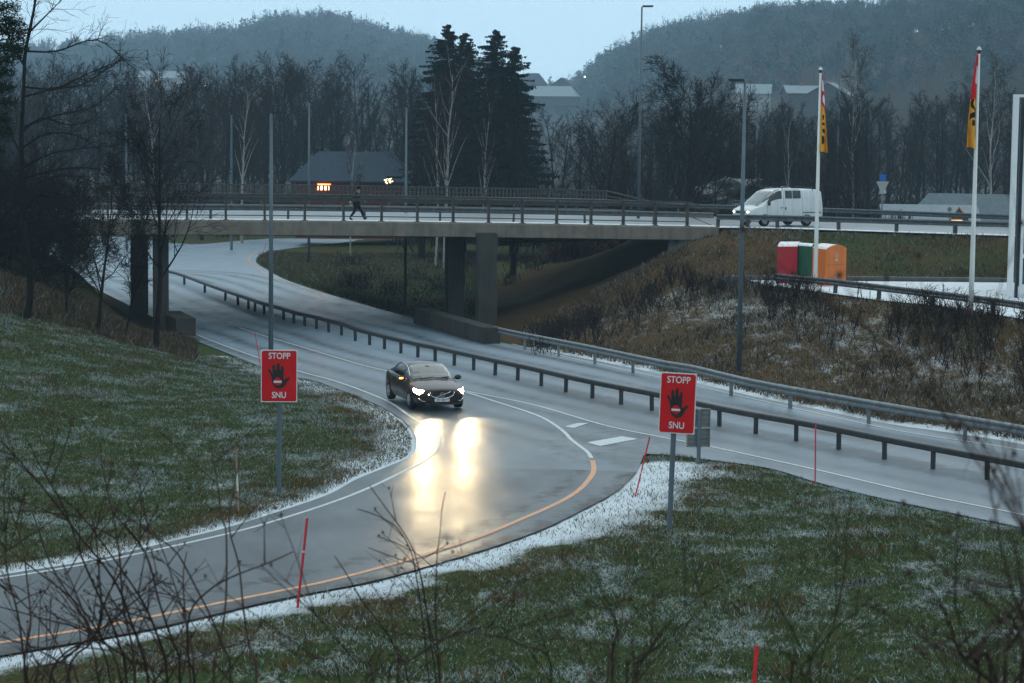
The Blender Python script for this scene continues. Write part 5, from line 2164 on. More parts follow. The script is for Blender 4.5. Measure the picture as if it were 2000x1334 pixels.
# small domed gully grate and wet hollow in the grass
p = UG(1683, 1145)
g_ = thing('drain_grate', 'small dark domed drain grate in the snowy grass', 'drain grate', p)
mb = MB()
for k in range(9):
    a = -.9 + 1.8 * k / 8
    mb.tube([Vector((.42 * a, .22, 0.02)), Vector((.46 * a * .95, .08, .16 - .06 * a * a)), Vector((.5 * a, -.14, .02))], .018, 5)
lo('bar', mb, MT['black'], g_)
mb = MB()
mb.tube([Vector((.5 * math.cos(a), .02 + .2 * math.sin(a), .02)) for a in np.linspace(0, 2 * math.pi, 20)], .025, 5)
lo('ring', mb, MT['black'], g_)
p = UG(1865, 1158)
rk = thing('rock_pile', 'dark wet rocks around a small hollow in the lawn', 'rocks', p)
for k in range(9):
    bm = bmesh.new()
    bmesh.ops.create_icosphere(bm, subdivisions=2, radius=1)
    s3 = (R.uniform(.2, .42), R.uniform(.15, .3), R.uniform(.09, .18))
    off = Vector((R.uniform(-1.2, 1.2), R.uniform(-.35, .35), .0))
    sd_ = R.uniform(0, 50)
    for v in bm.verts:
        nn = noise.noise(v.co * 1.4 + Vector((sd_, 0, 0))) * .45 + 1
        v.co = Vector((v.co.x * s3[0] * nn, v.co.y * s3[1] * nn, v.co.z * s3[2] * nn)) + off
    me = bpy.data.meshes.new('rock')
    bm.to_mesh(me)
    bm.free()
    me.materials.append(simple('wet_rock', (.02, .02, .022), .6, 0, .4, 4) if k == 0 else bpy.data.materials['wet_rock'])
    o = bpy.data.objects.new('rock', me)
    COL.objects.link(o)
    o.parent = rk

# ------------------------------------------------------------------ building at the right edge
bl = thing('glass_building', 'white framed building corner with tall dark windows at the right edge', 'building', UZ(1972, 584, -7.0))
s_ = F / bl.location.y
Hb = 398 / s_
fr_ = simple('white_frame_paint', (.62, .64, .66), .4, 0, .05)
mb = MB()
mb.box((-.10, 0, 0), (.14, .24, Hb))
lo('corner_column', mb, fr_, bl)
mb = MB()
mb.box((.14, .02, Hb - .12), (3.2, .22, Hb))
lo('top_beam', mb, fr_, bl)
mb = MB()
mb.box((.42, .78, 0), (2.4, .98, Hb - .2))
mb.box((2.4, .78, 0), (9, 7, Hb - .2))
lo('wall', mb, simple('dark_cladding', (.02, .03, .045), .5), bl)
gl_ = simple('office_glass', (.02, .06, .09), .06, 0, .1)
for k in range(6):
    z0 = .55 + k * (Hb - .9) / 6
    z1 = .55 + (k + 1) * (Hb - .9) / 6
    for j in range(2):
        x0 = .55 + j * 1.6
        mb = MB()
        for bx in (((x0, .5, z0), (x0 + .12, .62, z1)), ((x0 + 1.42, .5, z0), (x0 + 1.54, .62, z1)), ((x0 + .12, .5, z0), (x0 + 1.42, .62, z0 + .10)), ((x0 + .12, .5, z1 - .10), (x0 + 1.42, .62, z1))):
            mb.box(*bx)
        w_ = lo('window', mb, fr_, bl)
        mb = MB()
        mb.box((x0 + .12, .55, z0 + .10), (x0 + 1.42, .57, z1 - .10))
        lo('pane', mb, gl_, w_)
mb = MB()
mb.box((.52, .48, 0), (3.8, .68, .55))
lo('sill_wall', mb, fr_, bl)


# ------------------------------------------------------------------ houses
ROOF_SNOW = simple('snow_dusted_roof', (.22, .26, .29), .8, 0, .12, 2.0)
ROOF_DARK = simple('slate_roof', (.030, .045, .065), .7, 0, .2, 3.0, dirt=(.05, .06, .075))
WALL_RED = simple('red_boards', (.10, .015, .015), .8, 0, .2, 2)
WALL_BLUE = simple('blue_grey_boards', (.03, .05, .075), .8, 0, .2, 2)
WALL_DARK = simple('dark_boards', (.07, .075, .08), .8, 0, .2, 2)
WALL_LIGHT = simple('pale_boards', (.30, .32, .33), .8, 0, .15, 2)
WIN_DARK = simple('house_window', (.03, .04, .05), .1)
WARM = emit('warm_lit_window', (1.0, .45, .18), 3.0)


def house(label, c, L, Wd, hw, hr, roof, wall, rz=0.0, hip=0.0, eave=.5, chim=False, windows=(), name='house'):
    """L along x, gable roof with the ridge along x"""
    t = thing(name, label, 'house', c, None, rz)
    mb = MB()
    x, y = L / 2, Wd / 2
    mb.box((-x, -y, -3), (x, y, hw))
    if hip == 0:
        for sx in (-x, x):
            mb.face([(sx, -y, hw), (sx, y, hw), (sx, 0, hw + hr)])
    lo('wall', mb, wall, t)
    mb = MB()
    X, Y = x + eave, y + eave
    zl = hw - hr * eave / y
    rx = X - hip
    th = .14
    for s in (-1, 1):
        q = [(-X, s * Y, zl), (X, s * Y, zl), (rx, 0, hw + hr), (-rx, 0, hw + hr)]
        top_ = [(a, b_, z + th) for a, b_, z in q]
        mb.face(top_ if s < 0 else top_[::-1])
        mb.face(q[::-1] if s < 0 else q)
        mb.face([q[0], q[1], top_[1], top_[0]])
        for i, j in ((1, 2), (3, 0)):
            mb.face([q[i], q[j], top_[j], top_[i]])
    if hip:
        for s in (-1, 1):
            q = [(s * X, -Y, zl), (s * X, Y, zl), (s * rx, 0, hw + hr)]
            mb.face([(a, b_, z + th) for a, b_, z in (q if s > 0 else q[::-1])])
    rf_ = lo('roof', mb, roof, t)
    if chim:
        mb = MB()
        mb.box((-x * .3, -.4, hw + hr * .5), (-x * .3 + .8, .4, hw + hr + .9))
        lo('chimney', mb, simple('brick_chimney', (.2, .12, .08), .8), rf_)
    for (wx, wz, ww, wh, lit) in windows:
        mb = MB()
        mb.box((wx - ww / 2 - .08, -y - .06, wz - .08), (wx + ww / 2 + .08, -y - .003, wz + wh + .08))
        f = lo('window', mb, MT['sign_white'], t)
        mb = MB()
        mb.box((wx - ww / 2, -y - .075, wz), (wx + ww / 2, -y - .062, wz + wh))
        lo('pane', mb, WARM if lit else WIN_DARK, f)
    return t


# red house beyond the bridge with a lamp over its door
p = W(700, 400, 205)
s_ = F / 205
rh = house('dark red house with a slate hipped roof and a glowing lamp beyond the bridge', Vector((p.x - .3, p.y, p.z)), 10.6, 8.0, 2.55, 2.35, ROOF_DARK, WALL_RED, 0.0, 2.4, .6)
mb = MB()
for k in range(6):
    x = -3.15 + k * .17
    mb.box((x, -4.10, 1.5), (x + .12, -4.03, 1.95))
lo('lit_sign', mb, emit('lit_sign_glow', (1.0, .55, .22), 14), rh)
mb = MB()
mb.box((-3.25, -4.02, 1.42), (-2.0, -4.005, 2.05))
lo('sign_board', mb, emit('orange_glow_board', (1.0, .22, .06), 3.5), rh)
l = bpy.data.lights.new('wall_lamp_light', 'POINT')
l.energy = 15
l.color = (1, .35, .12)
l.shadow_soft_size = .15
lob = bpy.data.objects.new('wall_lamp_light', l)
COL.objects.link(lob)
lob.parent = rh
lob.location = (-2.6, -4.9, 1.9)
p = W(758, 353, 190)
t = thing('fairy_light_tree', 'small bush hung with warm fairy lights beside the red house', 'lights', p)
for k in range(16):
    mb = MB()
    a, b_ = R.gauss(0, .17), R.gauss(0, .15)
    M = Matrix.Translation((a, R.uniform(-.2, .2), b_)) @ Matrix.Diagonal((.045, .045, .045, 1))
    mb.lathe([(0.02, -1), (.85, -.5), (1, 0), (.85, .5), (0.02, 1)], 6, M)
    lo('bulb', mb, emit('fairy_bulb', (1.0, .75, .4), 9) if k == 0 else bpy.data.materials['fairy_bulb'], t)
mb = MB()
mb.tube([Vector((0, 0, -6)), Vector((0, 0, .1))], .04, 5)
for k in range(14):
    a = R.uniform(0, 6.28)
    mb.tube([Vector((0, 0, R.uniform(-.6, 0))), Vector((.3 * math.cos(a), .3 * math.sin(a), R.uniform(-.3, .35)))], .015, 4)
lo('branches', mb, MT['black'], t)

# two low houses on the right behind the upper road
p = W(1812, 440, 165)
house('low house with a pale snow-dusted roof just behind the upper guardrail', p, 6.6, 6.0, 0.1, 1.35, ROOF_SNOW, WALL_DARK, math.radians(-4), 0, .4, windows=((1.5, -1.2, .8, .8, False),))
t = thing('lit_gable', 'small gabled porch with orange lit window behind the guardrail', 'porch', W(1872, 441, 158))
mb = MB()
mb.face([(-.75, 0, -1.5), (.75, 0, -1.5), (.75, 0, .35), (0, 0, 1.3), (-.75, 0, .35)])
mb.face([(-.75, 0, -1.5), (-.75, 2, -1.5), (-.75, 2, .35), (-.75, 0, .35)])
lo('wall', mb, WALL_DARK, t)
mb = MB()
for s in (-1, 1):
    mb.tube([Vector((s * .95, -.06, .15)), Vector((0, -.06, 1.4))], .07, 4)
lo('barge_board', mb, simple('pink_lit_board', (.55, .35, .3), .7), t)
mb = MB()
mb.box((-.55, -.08, .05), (.25, -.03, .42))
lo('lit_window', mb, emit('amber_window', (1.0, .45, .15), 4.5), t)
p = W(1905, 440, 178)
house('larger blue-grey house with a broad slate roof behind the second flagpole', p, 10.0, 9.0, 0.2, 2.25, simple('bluish_roof', (.10, .13, .15), .7, 0, .15, 2.5, dirt=(.16, .19, .2)), WALL_BLUE, math.radians(-20), 1.6, .5)

# houses far up the hillsides
def on_hill(px, D):
    x = (px - 1000) / F * D
    return Vector((x, D, float(hill(np.array([x]), np.array([float(D)]))[0])))


def far_house(label, px, py, D, L, Wd, hw, hr, roof, wall, rz=0.0, **kw):
    k = 1.9
    D, L, Wd, hw, hr = D * k, L * k, Wd * k, hw * k, hr * k
    if kw.get('hip'):
        kw['hip'] *= k
    c = W(px, py, D)
    return house(label, c, L, Wd, hw, hr, roof, wall, rz, **kw)


far_house('long pale roofed house in the trees on the left hill', 318, 162, 470, 9.5, 8, 1.0, 1.5, ROOF_SNOW, WALL_LIGHT, 0.1, windows=((-2, .1, .8, .7, True),))
far_house('low house with a wide snowy roof in the gap between the hills', 1078, 196, 560, 13.5, 11, 1.0, 2.6, ROOF_SNOW, WALL_DARK, -0.12, hip=2.0)
far_house('dark gabled house on the skyline in the gap between the hills', 1100, 174, 590, 5.5, 6, .8, 2.2, ROOF_DARK, WALL_DARK, 1.35)
far_house('dark house with a steep roof beside the tall evergreens on the skyline', 1040, 176, 600, 7.0, 10, 1.4, 3.2, ROOF_DARK, WALL_DARK, 0.1, hip=2.0)
far_house('pale roofed house among the trees above the lamp on the bank', 1472, 196, 330, 5.0, 6, 1.0, 1.4, ROOF_SNOW, WALL_LIGHT, -.15)
far_house('gabled house half hidden behind the wood right of the first flagpole', 1622, 200, 300, 4.2, 6, 1.0, 1.7, ROOF_SNOW, WALL_DARK, 1.2, chim=True)
far_house('long snowy roof behind the first flagpole', 1575, 192, 320, 6.5, 6, .7, 1.1, ROOF_SNOW, WALL_DARK, 0.05, chim=True)
for px, py, D in ((1142, 150, 1000), (400, 168, 700)):
    t = thing('far_lamp', 'small distant lit lamp %s' % ('at the left foot of the right hill' if px > 1000 else 'in the wood above the bridge'), 'lamp', W(px, py, D))
    mb = MB()
    mb.lathe([(0.02, -.35), (.31, -.18), (.37, 0), (.31, .18), (0.02, .35)], 8)
    lo('bulb', mb, emit('far_bulb', (1.0, .85, .75), 5), t)
    mb = MB()
    mb.tube([Vector((0, 0, -22)), Vector((0, 0, -.3))], .08, 5)
    lo('post', mb, MT['pole'], t)

# snow covered rock outcrop behind the van
p = W(1430, 398, 163)
rk2 = thing('rock_outcrop', 'low snow-dusted rock outcrop in the scrub behind the van', 'rock', p)
bm = bmesh.new()
bmesh.ops.create_icosphere(bm, subdivisions=5, radius=1)
for v in bm.verts:
    nn = noise.noise(v.co * 1.6) * .5 + noise.noise(v.co * 5) * .14 + 1
    v.co = Vector((v.co.x * 3.0 * nn, v.co.y * 3 * nn, v.co.z * 1.9 * nn - .1))
me = bpy.data.meshes.new('rock')
bm.to_mesh(me)
bm.free()
me.materials.append(simple('snowy_rock', (.06, .063, .066), .9, 0, .3, 2, snow_up=.38))
o = bpy.data.objects.new('rock', me)
COL.objects.link(o)
o.parent = rk2
q = o.copy()
COL.objects.link(q)
q.location = (3.6, 1.2, -.3)
q.rotation_euler = (0, 0, 2)
q.scale = (1.0, .8, .8)

# ------------------------------------------------------------------ trees
BARK = simple('dark_bark', (.014, .012, .012), .9, 0, .35, 3)
TWIG = simple('twigs', (.016, .013, .014), .9, 0, .35, 1.5)
TWIG_BROWN = simple('brown_twigs', (.026, .016, .014), .9, 0, .35, 1.5)
BIRCH = simple('birch_bark', (.30, .29, .28), .8, 0, .2, 3, dirt=(.05, .045, .04))
NEEDLE = simple('spruce_needles', (.006, .015, .012), .9, 0, .5, 1.2, spec=.05)
PINE = simple('pine_needles', (.014, .028, .018), .85, 0, .4, 1.0)


class Tree:
    def __init__(s, seed):
        s.r = random.Random(seed)
        s.wood, s.twig = MB(), MB()

    def branch(s, p, d, L, r0, lvl, P):
        r = s.r
        n = P['seg'][lvl]
        pts, rad = [p.copy()], [r0]
        d = d.normalized()
        q = p.copy()
        trop = P['trop'][lvl]
        for i in range(n):
            w = P['wander'][lvl]
            d = (d + Vector((r.gauss(0, w), r.gauss(0, w), r.gauss(0, w) + trop))).normalized()
            q = q + d * (L / n)
            pts.append(q.copy())
            rad.append(max(P['rmin'], r0 * (1 - .85 * (i + 1) / n)))
        mb = s.wood if lvl < P['wood_levels'] else s.twig
        mb.tube(pts, rad, P['sides'][lvl], cap=False)
        if lvl + 1 >= len(P['num']) + 1 or lvl >= P['max']:
            return
        k = P['num'][lvl]
        t0 = P['start'][lvl]
        for j in range(k):
            t = t0 + (1 - t0) * (j + r.random()) / k
            f = t * n
            i = min(int(f), n - 1)
            b = pts[i].lerp(pts[i + 1], f - i)
            ax = (pts[i + 1] - pts[i]).normalized()
            ang = r.uniform(0, 6.283)
            side = ax.orthogonal().normalized()
            side = Matrix.Rotation(ang, 3, ax) @ side
            spread = P['spread'][lvl] * r.uniform(.7, 1.25)
            nd = (ax * math.cos(spread) + side * math.sin(spread))
            if P.get('flat') and lvl == 0:
                nd.z *= P['flat']
            LL = L * P['ratio'][lvl] * (1.15 - P['shorten'][lvl] * t) * r.uniform(.7, 1.2)
            s.branch(b, nd, LL, max(P['rmin'], rad[i] * P['rr'][lvl]), lvl + 1, P)

    def meshes(s, bark, twig, name='tree'):
        return s.wood.mesh('trunk', bark), s.twig.mesh('crown', twig)


def params(**k):
    P = dict(seg=[7, 5, 3, 2, 1], wander=[.05, .12, .18, .25, .3], trop=[.03, .06, .04, .02, 0], num=[16, 8, 6, 4], start=[.25, .2, .15, .1], spread=[.75, .7, .7, .7],
             ratio=[.42, .45, .5, .55], shorten=[.7, .5, .4, .3], rr=[.45, .5, .55, .6], sides=[7, 4, 3, 3, 3], rmin=.008, wood_levels=2, max=3)
    P.update(k)
    return P


def make_tree(name, seed, H, r0, P, bark, twig, lean=(0, 0)):
    T = Tree(seed)
    T.branch(Vector((0, 0, -.4)), Vector((lean[0], lean[1], 1)), H, r0, 0, P)
    return T.meshes(bark, twig)


def plant(name, label, meshes, loc, sc=1.0, rz=0.0, group=None, cat='tree', sz=None):
    t = thing(name, label, cat, loc, group, rz)
    t.scale = (sc, sc, sz or sc)
    for nm, me in zip(('trunk', 'crown'), meshes):
        o = bpy.data.objects.new(nm, me)
        COL.objects.link(o)
        o.parent = t
    return t


def gz(x, y):
    return float(height(np.array([x]), np.array([y]))[0][0]) if y < 290 else float(hill(np.array([x]), np.array([float(y)]))[0])


def at(px, d):
    x = (px - 1000) / F * d
    return Vector((x, d, gz(x, d)))


# prototypes of the bare wood
protos = []
for i in range(8):
    up = i % 2
    P = params(num=[22, 8, 7, 0], max=3, spread=[.55 if up else .8, .6, .65, .6], ratio=[.30 if up else .38, .42, .5, .5], start=[.22, .15, .1, .1], rmin=.012, trop=[.02, .10, .05, 0, 0],
               sides=[6, 4, 3, 3, 3], seg=[7, 4, 3, 2, 1])
    protos.append(make_tree('bare', 100 + i, 14.0, .19, P, BARK, TWIG if i % 3 else TWIG_BROWN))
proto_birch = []
for i in range(3):
    P = params(num=[16, 8, 7, 0], spread=[.5, .55, .7, .6], ratio=[.34, .42, .5, .5], start=[.35, .2, .1, .1], rmin=.010, trop=[.02, .05, -.06, 0, 0], wander=[.06, .1, .16, .2, .2])
    P['wood_levels'] = 2
    proto_birch.append(make_tree('birch', 300 + i, 15.0, .16, P, BIRCH, TWIG_BROWN))

# the wood beyond the bridge: individual bare trees, in rows of depth
WR = random.Random(5)
ZONES = [(120, 'behind the tall tree at the left edge'), (290, 'behind the leftmost bare trees'), (450, 'above the left piers of the bridge'), (600, 'behind the left red stop sign lamp'), (800, 'behind the red house'),
         (1050, 'behind the tall evergreens'), (1240, 'between the evergreens and the tallest lamp'), (1430, 'around the broad bare oak'), (1590, 'behind the white van'), (1740, 'between first flagpole and blue sign'),
         (1900, 'behind the low houses'), (2400, 'right of the second flagpole')]
count = 0
rows = [(158, 13, 1150, 2080, .82), (172, 16, -60, 520, .80), (190, 22, 1080, 2100, .95), (205, 24, -60, 830, 1.0), (215, 16, 830, 2100, 1.0), (228, 26, -80, 1000, 1.12), (240, 26, 1180, 2120, 1.15),
        (255, 30, -80, 900, 1.2), (262, 26, 1250, 2120, 1.3), (280, 30, -80, 860, 1.3)]
for (d, n, a, b, sc) in rows:
    n += 7
    for i in range(n):
        px = a + (b - a) * (i + WR.uniform(.1, .9)) / n
        dd = d + WR.uniform(-8, 8)
        p = at(px, dd)
        ytop = np.interp(px, [-100, 100, 300, 500, 700, 850, 1000, 1120, 1250, 1400, 1600, 1800, 2000, 2200], [140, 150, 165, 140, 150, 150, 200, 240, 215, 225, 215, 200, 190, 190])
        if d < 180:
            ytop += 55
        if 560 < px < 800 and d < 230:
            continue
        if 1700 < px < 1990 and d < 200:
            continue
        if float(height(np.array([p.x]), np.array([p.y]))[1][0]) < 1.5:
            continue
        yh = 275 + ROLL * (px - 1000)
        Ht = (yh - ytop) / F * dd - p.z
        s_ = max(.45, Ht / 14.0 * WR.uniform(.82, 1.08))
        ms = WR.choice(protos)
        zone = [z_ for z_ in ZONES if px < z_[0]][0]
        deep = 'front' if d < 195 else ('middle' if d < 235 else 'back')
        plant('bare_tree', 'bare tree in the %s of the wood, %s' % (deep, zone[1]), ms, p - Vector((0, 0, .3)), s_ * WR.uniform(.9, 1.15), WR.uniform(0, 6.28), 'bare trees in the %s of the wood, %s' % (deep, zone[1]), sz=s_)
        count += 1

# named birches with pale stems
for (px, d, ytop, w, lab) in [(866, 168, 135, .95, 'tall birch with a bright white trunk in front of the evergreens'), (848, 172, 190, .7, 'slimmer birch leaning beside the tall white birch'),
                              (941, 165, 190, .6, 'thin leaning birch with a pale trunk in front of the right evergreen'), (683, 180, 265, .6, 'small forked white birch in front of the red house'),
                              (297, 200, 190, .8, 'white birch in the wood above the left part of the bridge'), (470, 205, 170, .85, 'forked pale birch between two lamp posts in the wood'),
                              (1665, 190, 100, .7, 'slim birch high on the slope between the two flagpoles'), (1935, 190, 140, .8, 'pale birch stem right of the second flagpole'),
                              (1530, 170, 235, .6, 'leaning birch behind the roof of the white van')]:
    p = at(px, d)
    yh = 275 + ROLL * (px - 1000)
    Ht = (yh - ytop) / F * d - p.z
    s_ = Ht / 15.0
    plant('birch_tree', lab, proto_birch[int(px) % 3], p, s_ * w * 1.1, px, None, sz=s_)

# the broad bare oak right of the middle, and other marked trees
def marked(name, lab, px, d, ytop, wpx, seed, P, bark=BARK, twig=TWIG, base=None, lean=(0, 0)):
    p = at(px, d) if base is None else base
    yh = 275 + ROLL * (px - 1000)
    Ht = (yh - ytop) / F * d - p.z
    ms = make_tree(name, seed, Ht, Ht * .021, P, bark, twig, lean)
    return plant(name, lab, ms, p)


oakP = params(num=[18, 10, 7, 5], max=4, spread=[.75, .7, .6, .6], ratio=[.62, .5, .5, .5], start=[.16, .2, .15, .1], trop=[.02, .12, .06, .02, 0], wander=[.08, .16, .2, .25, .2], sides=[8, 5, 4, 3, 3], rr=[.5, .5, .5, .6],
              rmin=.012, seg=[6, 5, 4, 2, 1])
marked('bare_oak', 'broad dark bare oak with a rounded crown behind the tallest street lamp', 1338, 158, 178, 180, 21, oakP)
wP = params(num=[16, 9, 6, 4], max=4, spread=[.9, .6, .6, .6], ratio=[.55, .5, .5, .5], start=[.05, .15, .1, .1], trop=[.02, .10, .05, .02, 0], rmin=.010, sides=[7, 4, 3, 3, 3], seg=[6, 4, 3, 2, 1])
marked('bare_tree', 'dense bushy bare tree in front of the right evergreen', 1000, 150, 205, 160, 22, wP)
marked('bare_tree', 'low wide bare tree between the bushy tree and the bare oak', 1170, 168, 235, 160, 23, wP)
marked('bare_tree', 'dark bare tree partly in front of the left evergreen, left of the white birch', 822, 182, 150, 100, 24, params(num=[24, 9, 7, 0], ratio=[.30, .45, .5, .5]), twig=TWIG_BROWN)

# trees on the near left bank
nearP = params(num=[14, 7, 6, 4], max=4, spread=[.7, .6, .6, .6], ratio=[.5, .5, .5, .5], start=[.22, .2, .15, .1], trop=[.0, .10, .05, .02, 0], rmin=.007, sides=[8, 5, 4, 3, 3], seg=[8, 5, 4, 2, 1])


def near_tree(lab, px, py, d, ytop, seed, P=nearP, lean=(0, 0), sc=1.0, name='bare_tree', bark=BARK, twig=TWIG):
    p = W(px, py, d)
    p.z = gz(p.x, p.y)
    Ht = (py - ytop) / F * d
    ms = make_tree(name, seed, Ht, max(.07, Ht * .013) * sc, P, bark, twig, lean)
    t = thing(name, lab, 'tree', p)
    for nm, me in zip(('trunk', 'crown'), ms):
        o = bpy.data.objects.new(nm, me)
        COL.objects.link(o)
        o.parent = t
    return t


near_tree('bare tree directly in front of the left bridge piers, branching over the deck', 305, 668, 91, 190, 41, params(num=[15, 7, 6, 4], max=4, spread=[.7, .6, .6, .6], ratio=[.46, .5, .5, .5], start=[.28, .2, .1, .1], rmin=.007,
          trop=[.02, .12, .06, .02, 0], sides=[8, 5, 4, 3, 3], seg=[8, 5, 4, 2, 1]), (.03, 0))
near_tree('thin dark tree trunk standing just left of the left bridge piers', 190, 640, 90, 330, 42, lean=(.07, 0))
near_tree('slender young bare tree between two thicker trunks on the left bank', 243, 642, 93, 400, 43, lean=(.07, 0), sc=.7)
near_tree('small bare tree between the two leaning trunks on the left bank', 128, 614, 93, 350, 45, lean=(.05, 0), sc=.8)
near_tree('bare tree at the far left edge of the picture', -25, 560, 88, 250, 46, lean=(.03, 0))
bushP = params(num=[36, 11, 8, 0], max=3, spread=[.9, .6, .6, .6], ratio=[.62, .5, .5, .5], start=[.02, .1, .1, .1], trop=[.0, .06, .03, 0, 0], rmin=.008, sides=[5, 4, 3, 3, 3], seg=[5, 4, 3, 2, 1])
for i, (px, py, d, yt, lab) in enumerate([(20, 560, 101, 350, 'thick dark thicket at the left end of the bridge'), (95, 568, 101, 360, 'tangled dark thicket beside the left bridge end, second from the left'),
                                          (60, 560, 104, 330, 'tall dark thicket behind the leaning bare tree'), (130, 560, 105, 345, 'tall thicket behind the small bare tree'),
                                          (-30, 540, 100, 330, 'dark thicket cut by the left edge of the picture')]):
    near_tree(lab, px, py, d, yt, 60 + i, bushP, name='thicket')

# the tall tree close by at the left edge with long level limbs, and the pine twigs in the corner
t = thing('bare_tree', 'tall bare tree at the left edge with long nearly level limbs over the wood', 'tree', W(48, 612, 89))
t.location.z = gz(t.location.x, 89)
wood, tw = MB(), MB()
rt = random.Random(17)
tr = Tree(18)
tr.wood, tr.twig = wood, tw
base = t.location
def L2(px, py, d=89):
    return W(px, py, d) - base
stem = [Vector((0, 0, -.4)), L2(60, 560), L2(48, 440), L2(42, 280), L2(46, 180), L2(50, 100), L2(66, 20), L2(75, -40)]
wood.tube(smooth_line(stem, .5), [max(.02, .155 - .0042 * i) for i in range(len(smooth_line(stem, .5)))], 8, cap=False)
limbs = [[(50, 100), (110, 100), (190, 78), (250, 125)], [(46, 170), (110, 172), (180, 140), (235, 118)], [(44, 190), (100, 175), (160, 165), (215, 130)], [(42, 250), (110, 225), (180, 210), (222, 176)],
         [(42, 290), (90, 262), (150, 265), (205, 300)], [(40, 330), (100, 300), (160, 290), (225, 285)], [(38, 390), (90, 350), (150, 345), (240, 380)], [(40, 350), (120, 330), (190, 330), (235, 345)],
         [(44, 120), (60, 60), (70, 0), (90, -30)], [(48, 130), (20, 80), (5, 20), (-10, -30)], [(40, 300), (10, 240), (-20, 200), (-50, 160)], [(60, 60), (90, 30), (110, 10), (128, -8)],
         [(42, 420), (80, 380), (120, 400), (180, 430)], [(42, 260), (80, 230), (140, 245), (190, 230)], [(40, 370), (0, 330), (-40, 300), (-60, 290)]]
tp = params(num=[0, 7, 5, 3], max=3, spread=[.6, .6, .6, .6], ratio=[.5, .4, .5, .5], start=[.1, .15, .1, .1], rmin=.006, trop=[0, .05, .03, 0, 0], wander=[.1, .15, .2, .2, .2], sides=[6, 4, 3, 3, 3])
for lm in limbs:
    dd = 89 + rt.uniform(-2.6, 2.6)
    pts = [L2(x, y, 89 + (dd - 89) * k / 3) for k, (x, y) in enumerate(lm)]
    pl_ = smooth_line(pts, .35)
    n_ = len(pl_)
    wood.tube(pl_, [.045 - .036 * i / n_ for i in range(n_)], 5, cap=False)
    for i in range(2, n_):
        for _ in range(3):
            dr = (pl_[i] - pl_[i - 1]).normalized()
            dr = (dr + Vector((rt.gauss(0, .6), rt.gauss(0, .6), rt.gauss(.15, .6)))).normalized()
            tr.branch(pl_[i], dr, rt.uniform(.4, 1.5), .013, 2, tp)
wood.obj('trunk', BARK, t, world=False)
tw.obj('crown', TWIG, t, world=False)


def needles(mb, c, r, n, sz, rnd):
    for _ in range(n):
        v = Vector((rnd.gauss(0, 1), rnd.gauss(0, 1), rnd.gauss(0, .6)))
        v = v.normalized() * r * rnd.random() ** .5
        d = Vector((rnd.gauss(0, 1), rnd.gauss(0, 1), rnd.gauss(.4, .6))).normalized() * sz
        s2 = d.cross(Vector((rnd.gauss(0, 1), rnd.gauss(0, 1), rnd.gauss(0, 1)))).normalized() * sz * .12
        p = c + v
        mb.face([p - s2, p + s2, p + d])


# pine at the top left corner
p = W(-60, 640, 60)
p.z = gz(p.x, p.y)
t = thing('pine_tree', 'dark pine whose needle tufts hang into the top left corner', 'tree', p)
mb, mw = MB(), MB()
stem = [Vector((0, 0, -.4)), W(-50, 300, 60) - p, W(-40, 0, 60) - p, W(-36, -120, 60) - p]
mw.tube(smooth_line(stem, 1), .13, 7)
rp = random.Random(3)
for (x, y) in [(10, 40), (30, 75), (5, 90), (25, 110), (12, 140), (0, 170), (20, 200), (5, 235), (-5, 20), (22, 15), (-20, 60), (-20, 120), (-15, 180), (10, 260), (-10, 290), (38, 95), (16, 60), (8, 120), (-30, 0), (30, 45), (40, 62), (0, 55), (22, 92), (-8, 140), (12, 172)]:
    c = W(x, y, 60 + rp.uniform(-1, 1)) - p
    s0 = W(-40, y + 25, 60) - p
    mw.tube([s0, s0.lerp(c, .6) + Vector((0, 0, .1)), c], [.03, .02, .008], 4)
    needles(mb, c, .28, 230, .13, rp)
mw.obj('trunk', BARK, t, world=False)
mb.obj('crown', PINE, t, world=False)


